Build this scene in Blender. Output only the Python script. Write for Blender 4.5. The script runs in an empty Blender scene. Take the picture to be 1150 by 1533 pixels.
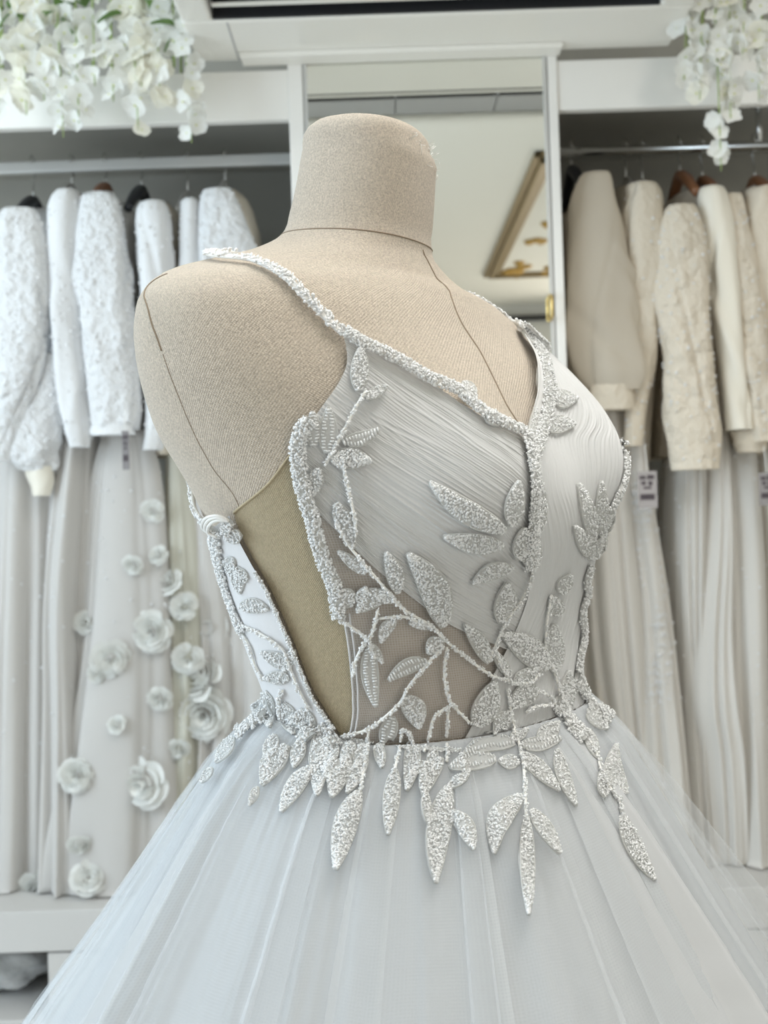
import bpy, bmesh, math, random
import numpy as np
from mathutils import Vector, Matrix
from mathutils.bvhtree import BVHTree

SC = bpy.context.scene
COL = SC.collection
random.seed(7)
RNG = np.random.default_rng(11)

# ---------------------------------------------------------------- camera
FPX, CXP, CYP = 1600.0, 575.0, 766.5          # focal length and centre, pixels of the 1150x1533 frame
ROLL = math.radians(1.9)
CAMZ = 1.14
cr, sr = math.cos(ROLL), math.sin(ROLL)
cam_data = bpy.data.cameras.new('camera')
cam = bpy.data.objects.new('camera', cam_data)
COL.objects.link(cam)
cam.matrix_world = Matrix(((cr, sr, 0, 0), (0, 0, -1, 0), (-sr, cr, 0, CAMZ), (0, 0, 0, 1)))
cam_data.sensor_fit = 'VERTICAL'
cam_data.sensor_height = 36.0
cam_data.lens = 36.0 * FPX / 1533.0
cam_data.clip_start = 0.02
cam_data.dof.use_dof = True
cam_data.dof.focus_distance = 0.72
cam_data.dof.aperture_fstop = 9.0
SC.camera = cam

# ---------------------------------------------------------------- exposure, sky, lamps
SC.view_settings.view_transform = 'Standard'
SC.view_settings.look = 'None'
SC.view_settings.gamma = 1.0
SC.view_settings.use_curve_mapping = False
SC.view_settings.exposure = 0.09
world = bpy.data.worlds.new('daylight')
SC.world = world
world.use_nodes = True
world.node_tree.nodes['Background'].inputs[0].default_value = (0.86, 0.93, 1.0, 1)
world.node_tree.nodes['Background'].inputs[1].default_value = 0.8

def area_light(name, loc, target, sx, sy, power, color, spread=180):
    ld = bpy.data.lights.new(name, 'AREA')
    ld.shape = 'RECTANGLE'
    ld.size, ld.size_y = sx, sy
    ld.energy = power
    ld.spread = math.radians(spread)
    ld.color = color
    o = bpy.data.objects.new(name, ld)
    COL.objects.link(o)
    o.location = loc
    d = Vector(target) - Vector(loc)
    o.rotation_euler = d.to_track_quat('-Z', 'Y').to_euler()
    return o

area_light('shopfront_daylight', (-2.05, 0.85, 1.45), (-0.2, 1.6, 1.05), 2.2, 2.0, 53, (0.73, 0.88, 1.0))
area_light('ceiling_panel_light', (0.40, 0.66, 2.5), (0.12, 0.80, 0.9), 1.3, 0.9, 10, (1.0, 0.98, 0.94), 110)
for _x, _y in ((-0.95, 0.35), (-0.35, 0.30), (0.45, 0.38), (1.15, 0.45), (-0.9, 1.35), (0.85, 1.40), (0.1, 1.5)):   # small unseen lamps added to make the beads glint, no fittings
    area_light('glint_lamp', (_x, _y, 2.53), (_x * 0.9, _y + 0.05, 0), 0.10, 0.10, 1.1, (1.0, 0.97, 0.92))
area_light('room_end_fill', (1.78, -3.2, 1.5), (0.5, 1.5, 1.1), 1.0, 1.6, 22, (1.0, 0.93, 0.84))  # added frontal fill behind the camera; that wall has no window

# ---------------------------------------------------------------- helpers
def ray_dir(px, py):
    dx, dy = (px - CXP) / FPX, (CYP - py) / FPX
    return np.array([dx * cr + dy * sr, 1.0, -dx * sr + dy * cr])

def at(px, py, D):
    return np.array([0, 0, CAMZ]) + ray_dir(px, py) * D

def project(P):
    P = np.asarray(P, float)
    X, Y, Z = P[..., 0], P[..., 1], P[..., 2] - CAMZ
    dx, dy = X * cr - Z * sr, X * sr + Z * cr
    return CXP + FPX * dx / Y, CYP - FPX * dy / Y

def smooth(pts, n):
    """Catmull-Rom through pts, resampled to n points of equal spacing."""
    P = np.asarray(pts, float)
    if len(P) == 2:
        t = np.linspace(0, 1, n)[:, None]
        return P[0] * (1 - t) + P[1] * t
    Q = np.vstack([2 * P[0] - P[1], P, 2 * P[-1] - P[-2]])
    out = []
    for i in range(1, len(Q) - 2):
        p0, p1, p2, p3 = Q[i - 1], Q[i], Q[i + 1], Q[i + 2]
        for t in np.linspace(0, 1, 16, endpoint=False):
            out.append(0.5 * (2 * p1 + (p2 - p0) * t + (2 * p0 - 5 * p1 + 4 * p2 - p3) * t * t + (3 * p1 - p0 - 3 * p2 + p3) * t ** 3))
    out.append(P[-1])
    out = np.array(out)
    d = np.r_[0, np.cumsum(np.linalg.norm(np.diff(out, axis=0), axis=1))]
    s = np.linspace(0, d[-1], n)
    return np.stack([np.interp(s, d, out[:, k]) for k in range(P.shape[1])], 1)

def link(name, mesh, material=None, parent=None):
    o = bpy.data.objects.new(name, mesh)
    COL.objects.link(o)
    if material is not None and not mesh.materials:
        mesh.materials.append(material)
    if parent is not None:
        o.parent = parent
    return o

def mesh_from(name, V, F, smooth_shade=True, uv=None):
    """V (n,3); F an int array (m,3|4) or a list of index lists."""
    me = bpy.data.meshes.new(name)
    V = np.ascontiguousarray(V, dtype=np.float32)
    if isinstance(F, np.ndarray):
        m, k = F.shape
        me.vertices.add(len(V))
        me.vertices.foreach_set('co', V.ravel())
        me.loops.add(m * k)
        me.loops.foreach_set('vertex_index', np.ascontiguousarray(F, dtype=np.int32).ravel())
        me.polygons.add(m)
        me.polygons.foreach_set('loop_start', np.arange(0, m * k, k, dtype=np.int32))
        if uv is not None:
            l = me.uv_layers.new(name='UVMap')
            l.data.foreach_set('uv', np.ascontiguousarray(uv[F.ravel()], dtype=np.float32).ravel())
        me.update(calc_edges=True)
    else:
        me.from_pydata([tuple(v) for v in V.tolist()], [], F)
        me.update()
    if smooth_shade and len(me.polygons):
        me.polygons.foreach_set('use_smooth', np.ones(len(me.polygons), dtype=bool))
    return me

def grid_faces(nr, nc, wrap=False, flip=False):
    r = np.arange(nr - 1)[:, None]
    c = np.arange(nc if wrap else nc - 1)[None, :]
    c2 = (c + 1) % nc
    F = np.stack([r * nc + c + 0 * c, r * nc + c2, (r + 1) * nc + c2, (r + 1) * nc + c + 0 * c2], -1).reshape(-1, 4)
    return F[:, ::-1].copy() if flip else F

class MB:
    """Collects vertices and faces of one mesh."""
    def __init__(self):
        self.V, self.F, self.n = [], [], 0
    def add(self, V, F):
        V = np.asarray(V, float)
        self.V.append(V)
        self.F += [[int(i) + self.n for i in f] for f in F]
        self.n += len(V)
    def box(self, x0, x1, y0, y1, z0, z1):
        V = [(x, y, z) for x in (x0, x1) for y in (y0, y1) for z in (z0, z1)]
        self.add(V, [(0, 1, 3, 2), (4, 6, 7, 5), (0, 4, 5, 1), (2, 3, 7, 6), (0, 2, 6, 4), (1, 5, 7, 3)])
    def tube(self, pts, r, seg=8, cap=True):
        P = np.asarray(pts, float)
        n = len(P)
        R = np.full(n, r) if np.isscalar(r) else np.asarray(r, float)
        T = np.gradient(P, axis=0)
        T /= np.linalg.norm(T, axis=1)[:, None] + 1e-12
        up = np.array([0.13, 0.31, 0.94])
        if abs(T[0] @ up) > 0.9:
            up = np.array([0.9, 0.3, 0.1])
        N = np.zeros_like(P)
        a = up - T[0] * (T[0] @ up)
        N[0] = a / np.linalg.norm(a)
        for i in range(1, n):
            a = N[i - 1] - T[i] * (T[i] @ N[i - 1])
            N[i] = a / (np.linalg.norm(a) + 1e-12)
        B = np.cross(T, N)
        ang = np.linspace(0, 2 * math.pi, seg, endpoint=False)
        V = P[:, None] + R[:, None, None] * (N[:, None] * np.cos(ang)[None, :, None] + B[:, None] * np.sin(ang)[None, :, None])
        F = grid_faces(n, seg, wrap=True).tolist()
        if cap:
            F += [list(range(seg))[::-1], [(n - 1) * seg + k for k in range(seg)]]
        self.add(V.reshape(-1, 3), F)
    def build(self, name, material, parent=None, smooth_shade=False, bevel=0.0):
        V = np.vstack(self.V)
        me = mesh_from(name, V, self.F, smooth_shade)
        o = link(name, me, material, parent)
        if bevel:
            m = o.modifiers.new('soft_edges', 'BEVEL')
            m.width, m.segments, m.limit_method = bevel, 2, 'ANGLE'
        return o

def box(name, material, x0, x1, y0, y1, z0, z1, parent=None, bevel=0.0):
    m = MB()
    m.box(x0, x1, y0, y1, z0, z1)
    return m.build(name, material, parent, bevel=bevel)

def tag(o, label=None, cat=None, group=None, kind=None):
    if label: o['label'] = label
    if cat: o['category'] = cat
    if group: o['group'] = group
    if kind: o['kind'] = kind
    return o

def thing(name, label, cat, loc=(0, 0, 0), group=None):
    o = bpy.data.objects.new(name, None)
    o.empty_display_size = 0.05
    COL.objects.link(o)
    o.location = loc
    return tag(o, label, cat, group)

def under(root, *objs):
    """Parents world-space meshes to a root without moving them."""
    for o in objs:
        o.parent = root
        o.matrix_parent_inverse = Matrix.Translation(-Vector(root.location))

# ---------------------------------------------------------------- materials
def material(name, color, rough=0.6, metallic=0.0, spec=0.5, coat=0.0, trans=0.0, sheen=0.0,
             noise=None, bump=None, weave=None, alpha=1.0, sub=0.0, two=None):
    m = bpy.data.materials.new(name)
    m.use_nodes = True
    nt = m.node_tree
    N, L = nt.nodes, nt.links
    b = N['Principled BSDF']
    out = N['Material Output']
    b.inputs['Base Color'].default_value = (*color, 1)
    b.inputs['Roughness'].default_value = rough
    b.inputs['Metallic'].default_value = metallic
    b.inputs['Specular IOR Level'].default_value = spec
    b.inputs['Coat Weight'].default_value = coat
    b.inputs['Transmission Weight'].default_value = trans
    b.inputs['Sheen Weight'].default_value = sheen
    if sub:
        b.inputs['Subsurface Weight'].default_value = sub
        b.inputs['Subsurface Radius'].default_value = (0.01, 0.008, 0.006)
    tc = N.new('ShaderNodeTexCoord')
    if noise:                                   # (scale, amount): gentle tone variation of the material itself
        nz = N.new('ShaderNodeTexNoise')
        nz.inputs['Scale'].default_value = noise[0]
        nz.inputs['Detail'].default_value = 5
        L.new(tc.outputs['Object'], nz.inputs['Vector'])
        rmp = N.new('ShaderNodeValToRGB')
        c0 = [max(0, c * (1 - noise[1])) for c in color]
        c1 = list(two) if two else [min(1, c * (1 + noise[1])) for c in color]
        rmp.color_ramp.elements[0].position, rmp.color_ramp.elements[1].position = 0.3, 0.7
        rmp.color_ramp.elements[0].color = (*c0, 1)
        rmp.color_ramp.elements[1].color = (*c1, 1)
        L.new(nz.outputs['Fac'], rmp.inputs['Fac'])
        L.new(rmp.outputs['Color'], b.inputs['Base Color'])
    last = None
    if bump:                                    # (scale, strength, distance)
        nb = N.new('ShaderNodeTexNoise')
        nb.inputs['Scale'].default_value = bump[0]
        nb.inputs['Detail'].default_value = 4
        L.new(tc.outputs['Object'], nb.inputs['Vector'])
        bp = N.new('ShaderNodeBump')
        bp.inputs['Strength'].default_value = bump[1]
        bp.inputs['Distance'].default_value = bump[2]
        L.new(nb.outputs['Fac'], bp.inputs['Height'])
        last = bp
    if weave:                                   # (threads per UV unit, strength, distance): crossing threads along UV
        sep = N.new('ShaderNodeSeparateXYZ')
        L.new(tc.outputs['UV'], sep.inputs[0])
        s = []
        for k in (0, 1):
            mul = N.new('ShaderNodeMath'); mul.operation = 'MULTIPLY'; mul.inputs[1].default_value = weave[0] * 2 * math.pi
            L.new(sep.outputs[k], mul.inputs[0])
            sn = N.new('ShaderNodeMath'); sn.operation = 'SINE'
            L.new(mul.outputs[0], sn.inputs[0])
            s.append(sn)
        pr = N.new('ShaderNodeMath'); pr.operation = 'MULTIPLY'
        L.new(s[0].outputs[0], pr.inputs[0]); L.new(s[1].outputs[0], pr.inputs[1])
        bw = N.new('ShaderNodeBump')
        bw.inputs['Strength'].default_value = weave[1]
        bw.inputs['Distance'].default_value = weave[2]
        L.new(pr.outputs[0], bw.inputs['Height'])
        if last: L.new(last.outputs[0], bw.inputs['Normal'])
        last = bw
    if last: L.new(last.outputs[0], b.inputs['Normal'])
    if alpha < 1.0:
        b.inputs['Alpha'].default_value = alpha
    return m

def cloth_translucent(name, color, fac=0.35, rough=0.8, opacity=1.0, net=None, bump=None):
    """Thin cloth: diffuse + translucent, optionally see-through with a fine net of threads along UV."""
    m = bpy.data.materials.new(name)
    m.use_nodes = True
    nt = m.node_tree
    N, L = nt.nodes, nt.links
    N.remove(N['Principled BSDF'])
    out = N['Material Output']
    d = N.new('ShaderNodeBsdfDiffuse'); d.inputs['Color'].default_value = (*color, 1)
    t = N.new('ShaderNodeBsdfTranslucent'); t.inputs['Color'].default_value = (*color, 1)
    mx = N.new('ShaderNodeMixShader'); mx.inputs[0].default_value = fac
    L.new(d.outputs[0], mx.inputs[1]); L.new(t.outputs[0], mx.inputs[2])
    last = mx
    tc = N.new('ShaderNodeTexCoord')
    if bump:
        nb = N.new('ShaderNodeTexNoise'); nb.inputs['Scale'].default_value = bump[0]; nb.inputs['Detail'].default_value = 4
        L.new(tc.outputs['Object'], nb.inputs['Vector'])
        bp = N.new('ShaderNodeBump'); bp.inputs['Strength'].default_value = bump[1]; bp.inputs['Distance'].default_value = bump[2]
        L.new(nb.outputs['Fac'], bp.inputs['Height'])
        L.new(bp.outputs[0], d.inputs['Normal'])
    if opacity < 1.0:
        tr = N.new('ShaderNodeBsdfTransparent')
        mo = N.new('ShaderNodeMixShader')
        mo.inputs[0].default_value = opacity
        if net:                                # (threads per UV unit, opacity swing)
            sep = N.new('ShaderNodeSeparateXYZ')
            L.new(tc.outputs['UV'], sep.inputs[0])
            s = []
            for k in (0, 1):
                mul = N.new('ShaderNodeMath'); mul.operation = 'MULTIPLY'; mul.inputs[1].default_value = net[0] * 2 * math.pi
                L.new(sep.outputs[k], mul.inputs[0])
                sn = N.new('ShaderNodeMath'); sn.operation = 'SINE'
                L.new(mul.outputs[0], sn.inputs[0])
                s.append(sn)
            mxm = N.new('ShaderNodeMath'); mxm.operation = 'MAXIMUM'
            L.new(s[0].outputs[0], mxm.inputs[0]); L.new(s[1].outputs[0], mxm.inputs[1])
            ma = N.new('ShaderNodeMath'); ma.operation = 'MULTIPLY_ADD'
            ma.inputs[1].default_value = net[1]; ma.inputs[2].default_value = opacity
            L.new(mxm.outputs[0], ma.inputs[0])
            ma.use_clamp = True
            L.new(ma.outputs[0], mo.inputs[0])
        L.new(tr.outputs[0], mo.inputs[1]); L.new(last.outputs[0], mo.inputs[2])
        last = mo
    L.new(last.outputs[0], out.inputs['Surface'])
    return m

M = {}
M['wall_white'] = material('wall_white', (0.80, 0.79, 0.75), 0.85, bump=(60, 0.05, 0.002))
M['ceiling_white'] = material('ceiling_white', (0.88, 0.87, 0.81), 0.85)
M['floor_tile'] = material('floor_tile', (0.74, 0.72, 0.68), 0.35, noise=(3, 0.06))
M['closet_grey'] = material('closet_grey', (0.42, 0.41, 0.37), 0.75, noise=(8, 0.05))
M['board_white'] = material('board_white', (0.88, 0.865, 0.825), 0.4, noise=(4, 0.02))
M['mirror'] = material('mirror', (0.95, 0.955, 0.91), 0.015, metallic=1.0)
M['board_shaded'] = material('board_shaded', (0.58, 0.565, 0.545), 0.45, noise=(4, 0.02))  # board white darkened: shade of the low boards put into the colour
M['chrome'] = material('chrome', (0.70, 0.70, 0.68), 0.25, metallic=1.0)
M['rail_grey'] = material('rail_grey', (0.62, 0.62, 0.60), 0.45, metallic=0.3)
M['plastic_white'] = material('plastic_white', (0.92, 0.90, 0.84), 0.28, coat=0.3)
M['black'] = material('black', (0.012, 0.013, 0.016), 0.5)
M['louver_grey'] = material('louver_grey', (0.45, 0.45, 0.45), 0.5)
M['gold'] = material('gold', (0.75, 0.55, 0.22), 0.3, metallic=1.0)
M['gold_matt'] = material('gold_matt', (0.50, 0.30, 0.05), 0.5, metallic=0.3, bump=(60, 0.6, 0.01))
M['frame_brown'] = material('frame_brown', (0.30, 0.22, 0.11), 0.45, metallic=0.3)
M['linen'] = material('linen', (0.545, 0.472, 0.388), 0.92, noise=(800, 0.24), bump=(900, 0.35, 0.0008), weave=(520, 0.55, 0.0005), sheen=0.15)
M['linen_cap'] = material('linen_cap', (0.58, 0.51, 0.42), 0.92, noise=(420, 0.10), bump=(900, 0.3, 0.0008), weave=(560, 0.5, 0.0006))
M['thread'] = material('thread', (0.27, 0.21, 0.15), 0.9)
M['nude_mesh'] = material('nude_mesh', (0.47, 0.395, 0.265), 0.85, noise=(600, 0.10), weave=(700, 0.6, 0.0006))
M['pleat'] = cloth_translucent('pleated_tulle', (0.76, 0.765, 0.765), 0.22)
M['sheer'] = cloth_translucent('sheer_mesh', (0.70, 0.66, 0.62), 0.2, opacity=0.42, net=(620, 0.25))
M['satin'] = material('satin', (0.68, 0.68, 0.69), 0.5, sheen=0.2, bump=(300, 0.2, 0.001))
M['strap_satin'] = material('strap_satin', (0.84, 0.83, 0.80), 0.4)
M['lining'] = cloth_translucent('skirt_lining', (0.60, 0.61, 0.62), 0.12)
M['tulle'] = cloth_translucent('tulle', (0.795, 0.82, 0.837), 0.40, opacity=0.40, net=(640, 0.02))
M['tulle_outer'] = cloth_translucent('tulle_outer', (0.81, 0.835, 0.855), 0.40, opacity=0.22, net=(640, 0.02))
M['lace'] = cloth_translucent('lace', (0.80, 0.80, 0.78), 0.3, opacity=0.72, net=(0, 0), bump=(700, 0.7, 0.001))
def bead_material(name, color, glint):
    m = bpy.data.materials.new(name)
    m.use_nodes = True
    N, L = m.node_tree.nodes, m.node_tree.links
    N.remove(N['Principled BSDF'])
    d = N.new('ShaderNodeBsdfDiffuse'); d.inputs['Color'].default_value = (*color, 1)
    t = N.new('ShaderNodeBsdfTranslucent'); t.inputs['Color'].default_value = (*color, 1)
    g = N.new('ShaderNodeBsdfGlossy'); g.inputs['Color'].default_value = (1, 1, 1, 1); g.inputs['Roughness'].default_value = 0.09
    m1 = N.new('ShaderNodeMixShader'); m1.inputs[0].default_value = 0.3
    m2 = N.new('ShaderNodeMixShader'); m2.inputs[0].default_value = glint
    L.new(d.outputs[0], m1.inputs[1]); L.new(t.outputs[0], m1.inputs[2])
    L.new(m1.outputs[0], m2.inputs[1]); L.new(g.outputs[0], m2.inputs[2])
    L.new(m2.outputs[0], N['Material Output'].inputs['Surface'])
    return m
M['bead'] = bead_material('bead', (0.98, 0.985, 0.985), 0.20)
M['cord'] = material('cord', (0.90, 0.89, 0.85), 0.5)

# ================================================================ THE SETTING
ZC = CAMZ
RX0, RX1, RY0, RY1, CEIL = -2.2, 2.4, -3.5, 2.50, ZC + 1.40
FD = 1.95                                       # distance of the wardrobe fronts
tag(box('floor', M['floor_tile'], RX0, RX1, RY0, RY1, -0.05, 0), kind='structure')
tag(box('ceiling', M['ceiling_white'], RX0, RX1, RY0, RY1, CEIL, CEIL + 0.05), kind='structure')
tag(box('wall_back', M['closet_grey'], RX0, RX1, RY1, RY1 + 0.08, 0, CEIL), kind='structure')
tag(box('wall_right', M['wall_white'], RX1, RX1 + 0.08, RY0, RY1, 0, CEIL), kind='structure')
tag(box('wall_front', M['wall_white'], RX0, RX1, RY0 - 0.08, RY0, 0, CEIL), kind='structure')
# left wall with a wide shop window
w = MB()
w.box(RX0 - 0.08, RX0, RY0, RY1, 0, 0.4)
w.box(RX0 - 0.08, RX0, RY0, RY1, 2.4, CEIL)
w.box(RX0 - 0.08, RX0, RY0, -2.6, 0.4, 2.4)
w.box(RX0 - 0.08, RX0, 1.0, RY1, 0.4, 2.4)
tag(w.build('wall_left', M['wall_white']), kind='structure')
w = MB()
for y in (-2.6, -1.4, -0.2, 0.95):
    w.box(RX0 - 0.06, RX0 - 0.01, y, y + 0.05, 0.4, 2.4)
for z in (0.4, 2.35):
    w.box(RX0 - 0.06, RX0 - 0.01, -2.6, 1.0, z, z + 0.05)
tag(w.build('window_1', M['board_white']), kind='structure')

# ================================================================ THE DRESS FORM
# local frame of the form: F = forwards, RT = its right-hand side, theta = 0 at centre front, + towards RT
PHI = math.radians(55)
BC = np.array([0.0, 0.80, 0.0])
Fv = np.array([math.sin(PHI), -math.cos(PHI), 0.0])
Rv = np.array([-math.cos(PHI), -math.sin(PHI), 0.0])
NT, NZ = 180, 150
#        z(rel cam)  half-width  front  back  forward shift  tilt
SECT = np.array([
    [0.2800, 0.040, 0.040, 0.040, 0.026, 0.14],
    [0.2785, 0.0470, 0.048, 0.048, 0.026, 0.14],
    [0.2745, 0.0510, 0.052, 0.052, 0.025, 0.14],
    [0.2680, 0.0530, 0.054, 0.054, 0.024, 0.14],
    [0.240, 0.0530, 0.054, 0.054, 0.020, 0.14],
    [0.212, 0.0550, 0.056, 0.056, 0.012, 0.14],
    [0.198, 0.0590, 0.058, 0.058, 0.010, 0.14],
    [0.188, 0.0720, 0.063, 0.060, 0.006, 0.13],
    [0.178, 0.0950, 0.068, 0.063, 0.004, 0.12],
    [0.167, 0.1250, 0.073, 0.067, 0.002, 0.10],
    [0.157, 0.1520, 0.077, 0.070, 0.000, 0.08],
    [0.147, 0.1680, 0.080, 0.074, 0.000, 0.06],
    [0.130, 0.1780, 0.084, 0.082, 0.000, 0.04],
    [0.090, 0.1790, 0.090, 0.092, 0.000, 0.00],
    [0.050, 0.1690, 0.094, 0.098, 0.000, 0.00],
    [0.000, 0.1520, 0.095, 0.096, 0.002, 0.00],
    [-0.050, 0.1370, 0.091, 0.088, 0.004, 0.00],
    [-0.100, 0.1250, 0.086, 0.080, 0.006, 0.00],
    [-0.150, 0.1180, 0.084, 0.078, 0.006, 0.00],
    [-0.200, 0.1300, 0.090, 0.090, 0.004, 0.00],
    [-0.260, 0.1600, 0.105, 0.120, 0.000, 0.00],
    [-0.340, 0.1700, 0.110, 0.130, 0.000, 0.00]])
tk = np.linspace(0, 1, len(SECT))
sec = smooth(np.c_[SECT[:, 0] * 1.0, SECT[:, 1:]], 400)
# ring positions: equal steps of arc in (z, half-width)
TH = np.linspace(-math.pi, math.pi, NT, endpoint=False)
arc = np.r_[0, np.cumsum(np.hypot(np.diff(sec[:, 0]), 0.6 * np.diff(sec[:, 1])))]
sa = np.linspace(0, arc[-1], NZ)
RG = np.stack([np.interp(sa, arc, sec[:, k]) for k in range(6)], 1)
zz, aa, bf, bb, fo, ti = [RG[:, k][:, None] for k in range(6)]
th = TH[None, :]
ct, st = np.cos(th), np.sin(th)
pw = 2.25
rr = (np.abs(ct) ** pw + np.abs(st) ** pw) ** (-1 / pw)
lat = aa * rr * st
fw = np.where(ct > 0, bf, bb) * rr * ct
bust = np.zeros_like(lat)
for sgn in (-1, 1):
    d2 = ((lat - sgn * 0.070) / 0.050) ** 2 + ((zz - 0.010) / 0.058) ** 2
    bust += 0.046 * np.exp(-d2)
bust += 0.030 * np.exp(-(lat / 0.034) ** 2 - ((zz + 0.005) / 0.050) ** 2)     # the cloth bridges the hollow between the cups
fw = fw + bust * np.clip(ct * 1.6, 0, 1) + fo
BV = BC + lat[..., None] * Rv + fw[..., None] * Fv
BV[..., 2] = CAMZ + zz - ti * (fw - fo)
# silhouette curves of the form in the photograph: row -> column
SL = np.array([[175, 470], [185, 462], [200, 456], [240, 450], [290, 441], [330, 431], [352, 425], [366, 402], [380, 368], [395, 300], [405, 256], [418, 232], [432, 215],
               [455, 205], [480, 200], [510, 200], [560, 207], [610, 221], [650, 236], [700, 266], [740, 290], [790, 312], [830, 330], [880, 349], [930, 365],
               [980, 383], [1030, 404], [1060, 412], [1090, 408], [1150, 380], [1250, 340], [1500, 300]], float)
SR = np.array([[190, 600], [215, 634], [232, 649], [250, 653], [300, 651], [350, 647], [375, 645], [400, 655], [435, 690], [460, 738], [490, 774],
               [530, 806], [570, 848], [610, 886], [650, 912], [690, 922], [730, 916], [780, 897], [830, 880], [880, 869], [940, 861], [1000, 861],
               [1040, 866], [1080, 880], [1150, 915], [1250, 960], [1500, 1000]], float)
for it in range(3):
    px, py = project(BV)
    iL, iR = px.argmin(1), px.argmax(1)
    k = np.arange(NZ)
    xl, xr = px[k, iL], px[k, iR]
    tl = np.interp(py[k, iL], SL[:, 0], SL[:, 1])
    tr = np.interp(py[k, iR], SR[:, 0], SR[:, 1])
    sc_ = (tr - tl) / (xr - xl)
    ker = np.ones(5) / 5
    tl = np.convolve(np.pad(tl - xl, 2, mode='edge'), ker, 'valid') + xl
    tr = np.convolve(np.pad(tr - xr, 2, mode='edge'), ker, 'valid') + xr
    k0 = int(np.argmax(RG[:, 0] <= 0.267))
    tl[:k0] = xl[:k0] + (tl - xl)[k0]
    tr[:k0] = xr[:k0] + (tr - xr)[k0]
    npx = tl[:, None] + (px - xl[:, None]) * ((tr - tl) / (xr - xl))[:, None]
    BV[..., 0] += (npx - px) / FPX * BV[..., 1]

def grid_normals(G, wrap=True):
    if wrap:
        dt = np.roll(G, -1, 1) - np.roll(G, 1, 1)
    else:
        dt = np.gradient(G, axis=1)
    dv = np.gradient(G, axis=0)
    n = np.cross(dv, dt)
    return n / (np.linalg.norm(n, axis=2)[..., None] + 1e-12)

BN = grid_normals(BV)
if (BN[75, NT // 2] @ Fv) < 0:
    BN = -BN

def surf(theta, v, off=0.0):
    """Point of the form at angle theta and ring number v, moved out by off along the normal."""
    theta, v = np.broadcast_arrays(np.asarray(theta, float), np.asarray(v, float))
    t = (theta + math.pi) / (2 * math.pi) * NT
    j = np.floor(t).astype(int)
    ft = (t - j)[..., None]
    j0, j1 = j % NT, (j + 1) % NT
    v = np.clip(v, 0, NZ - 1.001)
    i = np.floor(v).astype(int)
    fv = (v - i)[..., None]
    def lerp(A):
        return (A[i, j0] * (1 - ft) + A[i, j1] * ft) * (1 - fv) + (A[i + 1, j0] * (1 - ft) + A[i + 1, j1] * ft) * fv
    n = lerp(BN)
    n = n / np.linalg.norm(n, axis=-1)[..., None]
    return lerp(BV) + n * np.asarray(off)[..., None] if np.ndim(off) else lerp(BV) + n * off

def grid_bvh(G, wrap=True):
    nr, nc = G.shape[:2]
    F = grid_faces(nr, nc, wrap=wrap)
    return BVHTree.FromPolygons([tuple(p) for p in G.reshape(-1, 3).tolist()], F.tolist()), F

BODY_BVH, BF = grid_bvh(BV)
ORG = Vector((0, 0, CAMZ))

def body_uv(px, py, bvh=None, G=None):
    """Pixel of the photograph -> (theta, ring number) on the form; slides inwards when the pixel lies beside it."""
    bvh, G = (BODY_BVH, BV) if bvh is None else (bvh, G)
    for k in range(60):
        hit, n, fi, d = bvh.ray_cast(ORG, Vector(ray_dir(px, py)).normalized())
        if hit is not None:
            break
        px += (600 - px) * 0.03
    i, j = divmod(fi, NT)
    p = np.array(hit)
    p00, p01, p10 = G[i, j], G[i, (j + 1) % NT], G[i + 1, j]
    A = np.stack([p01 - p00, p10 - p00], 1)
    s, *_ = np.linalg.lstsq(A, p - p00, rcond=None)
    tj, vi = j + np.clip(s[0], 0, 1), i + np.clip(s[1], 0, 1)
    return tj / NT * 2 * math.pi - math.pi, vi

CLOTH = BV + BN * 0.0055
CLOTH_BVH, _ = grid_bvh(CLOTH)
def trace(pts, n=None):
    """Polyline in pixels -> polyline in (theta, v)."""
    q = np.array([body_uv(*p, CLOTH_BVH, CLOTH) for p in pts])
    return smooth(q, n) if n else q

def nearest_uv(px, py, lo=-2.6, hi=-0.35):
    """(theta, ring) whose point on the cloth surface projects nearest to a pixel, within an angle range."""
    qx, qy = project(CLOTH)
    d = (qx - px) ** 2 + (qy - py) ** 2 + 1e9 * ((TH[None] < lo) | (TH[None] > hi))
    i, j = np.unravel_index(np.argmin(d), d.shape)
    return TH[j], float(i)

form = thing('dress_form', 'beige linen tailor dress form with bare neck and shoulders', 'dress form', (BC[0], BC[1], 0))
uvb = np.stack([np.broadcast_to(TH[None, :] * 0.12, (NZ, NT)), np.broadcast_to(zz, (NZ, NT))], -1).reshape(-1, 2)
F = grid_faces(NZ, NT, wrap=True)
seam_ring = int(np.argmin(np.abs(RG[:, 0] - 0.200)))
cut = seam_ring * NT
neck = link('neck', mesh_from('neck', BV.reshape(-1, 3), F[:cut], uv=uvb), M['linen'])
torso = link('torso', mesh_from('torso', BV.reshape(-1, 3), F[cut:], uv=uvb), M['linen'])
cp = np.vstack([BV[0], BV[0].mean(0)[None] + [0, 0, 0.002]])
cap = link('neck_cap', mesh_from('neck_cap', cp, np.array([[k, (k + 1) % NT, NT] for k in range(NT)])), M['linen_cap'])
under(form, neck, torso, cap)
def form_seam(name, pts_tv, r=0.0005, off=0.0001):
    m = MB()
    q = smooth(pts_tv, max(24, 6 * len(pts_tv)))
    m.tube(surf(q[:, 0], q[:, 1], off), r, 5)
    o = m.build(name, M['thread'], smooth_shade=True)
    under(form, o)
form_seam('neck_seam', [(t, seam_ring + 0.0) for t in np.linspace(-math.pi, math.pi, 30)])
form_seam('front_seam', [body_uv(*p) for p in [(633, 374), (645, 400), (680, 458), (715, 520), (755, 600), (785, 650)]], 0.0006)
form_seam('armhole_seam', [body_uv(*p) for p in [(240, 410), (226, 416), (219, 432), (221, 460), (231, 495), (242, 525)]], 0.0006)
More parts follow.
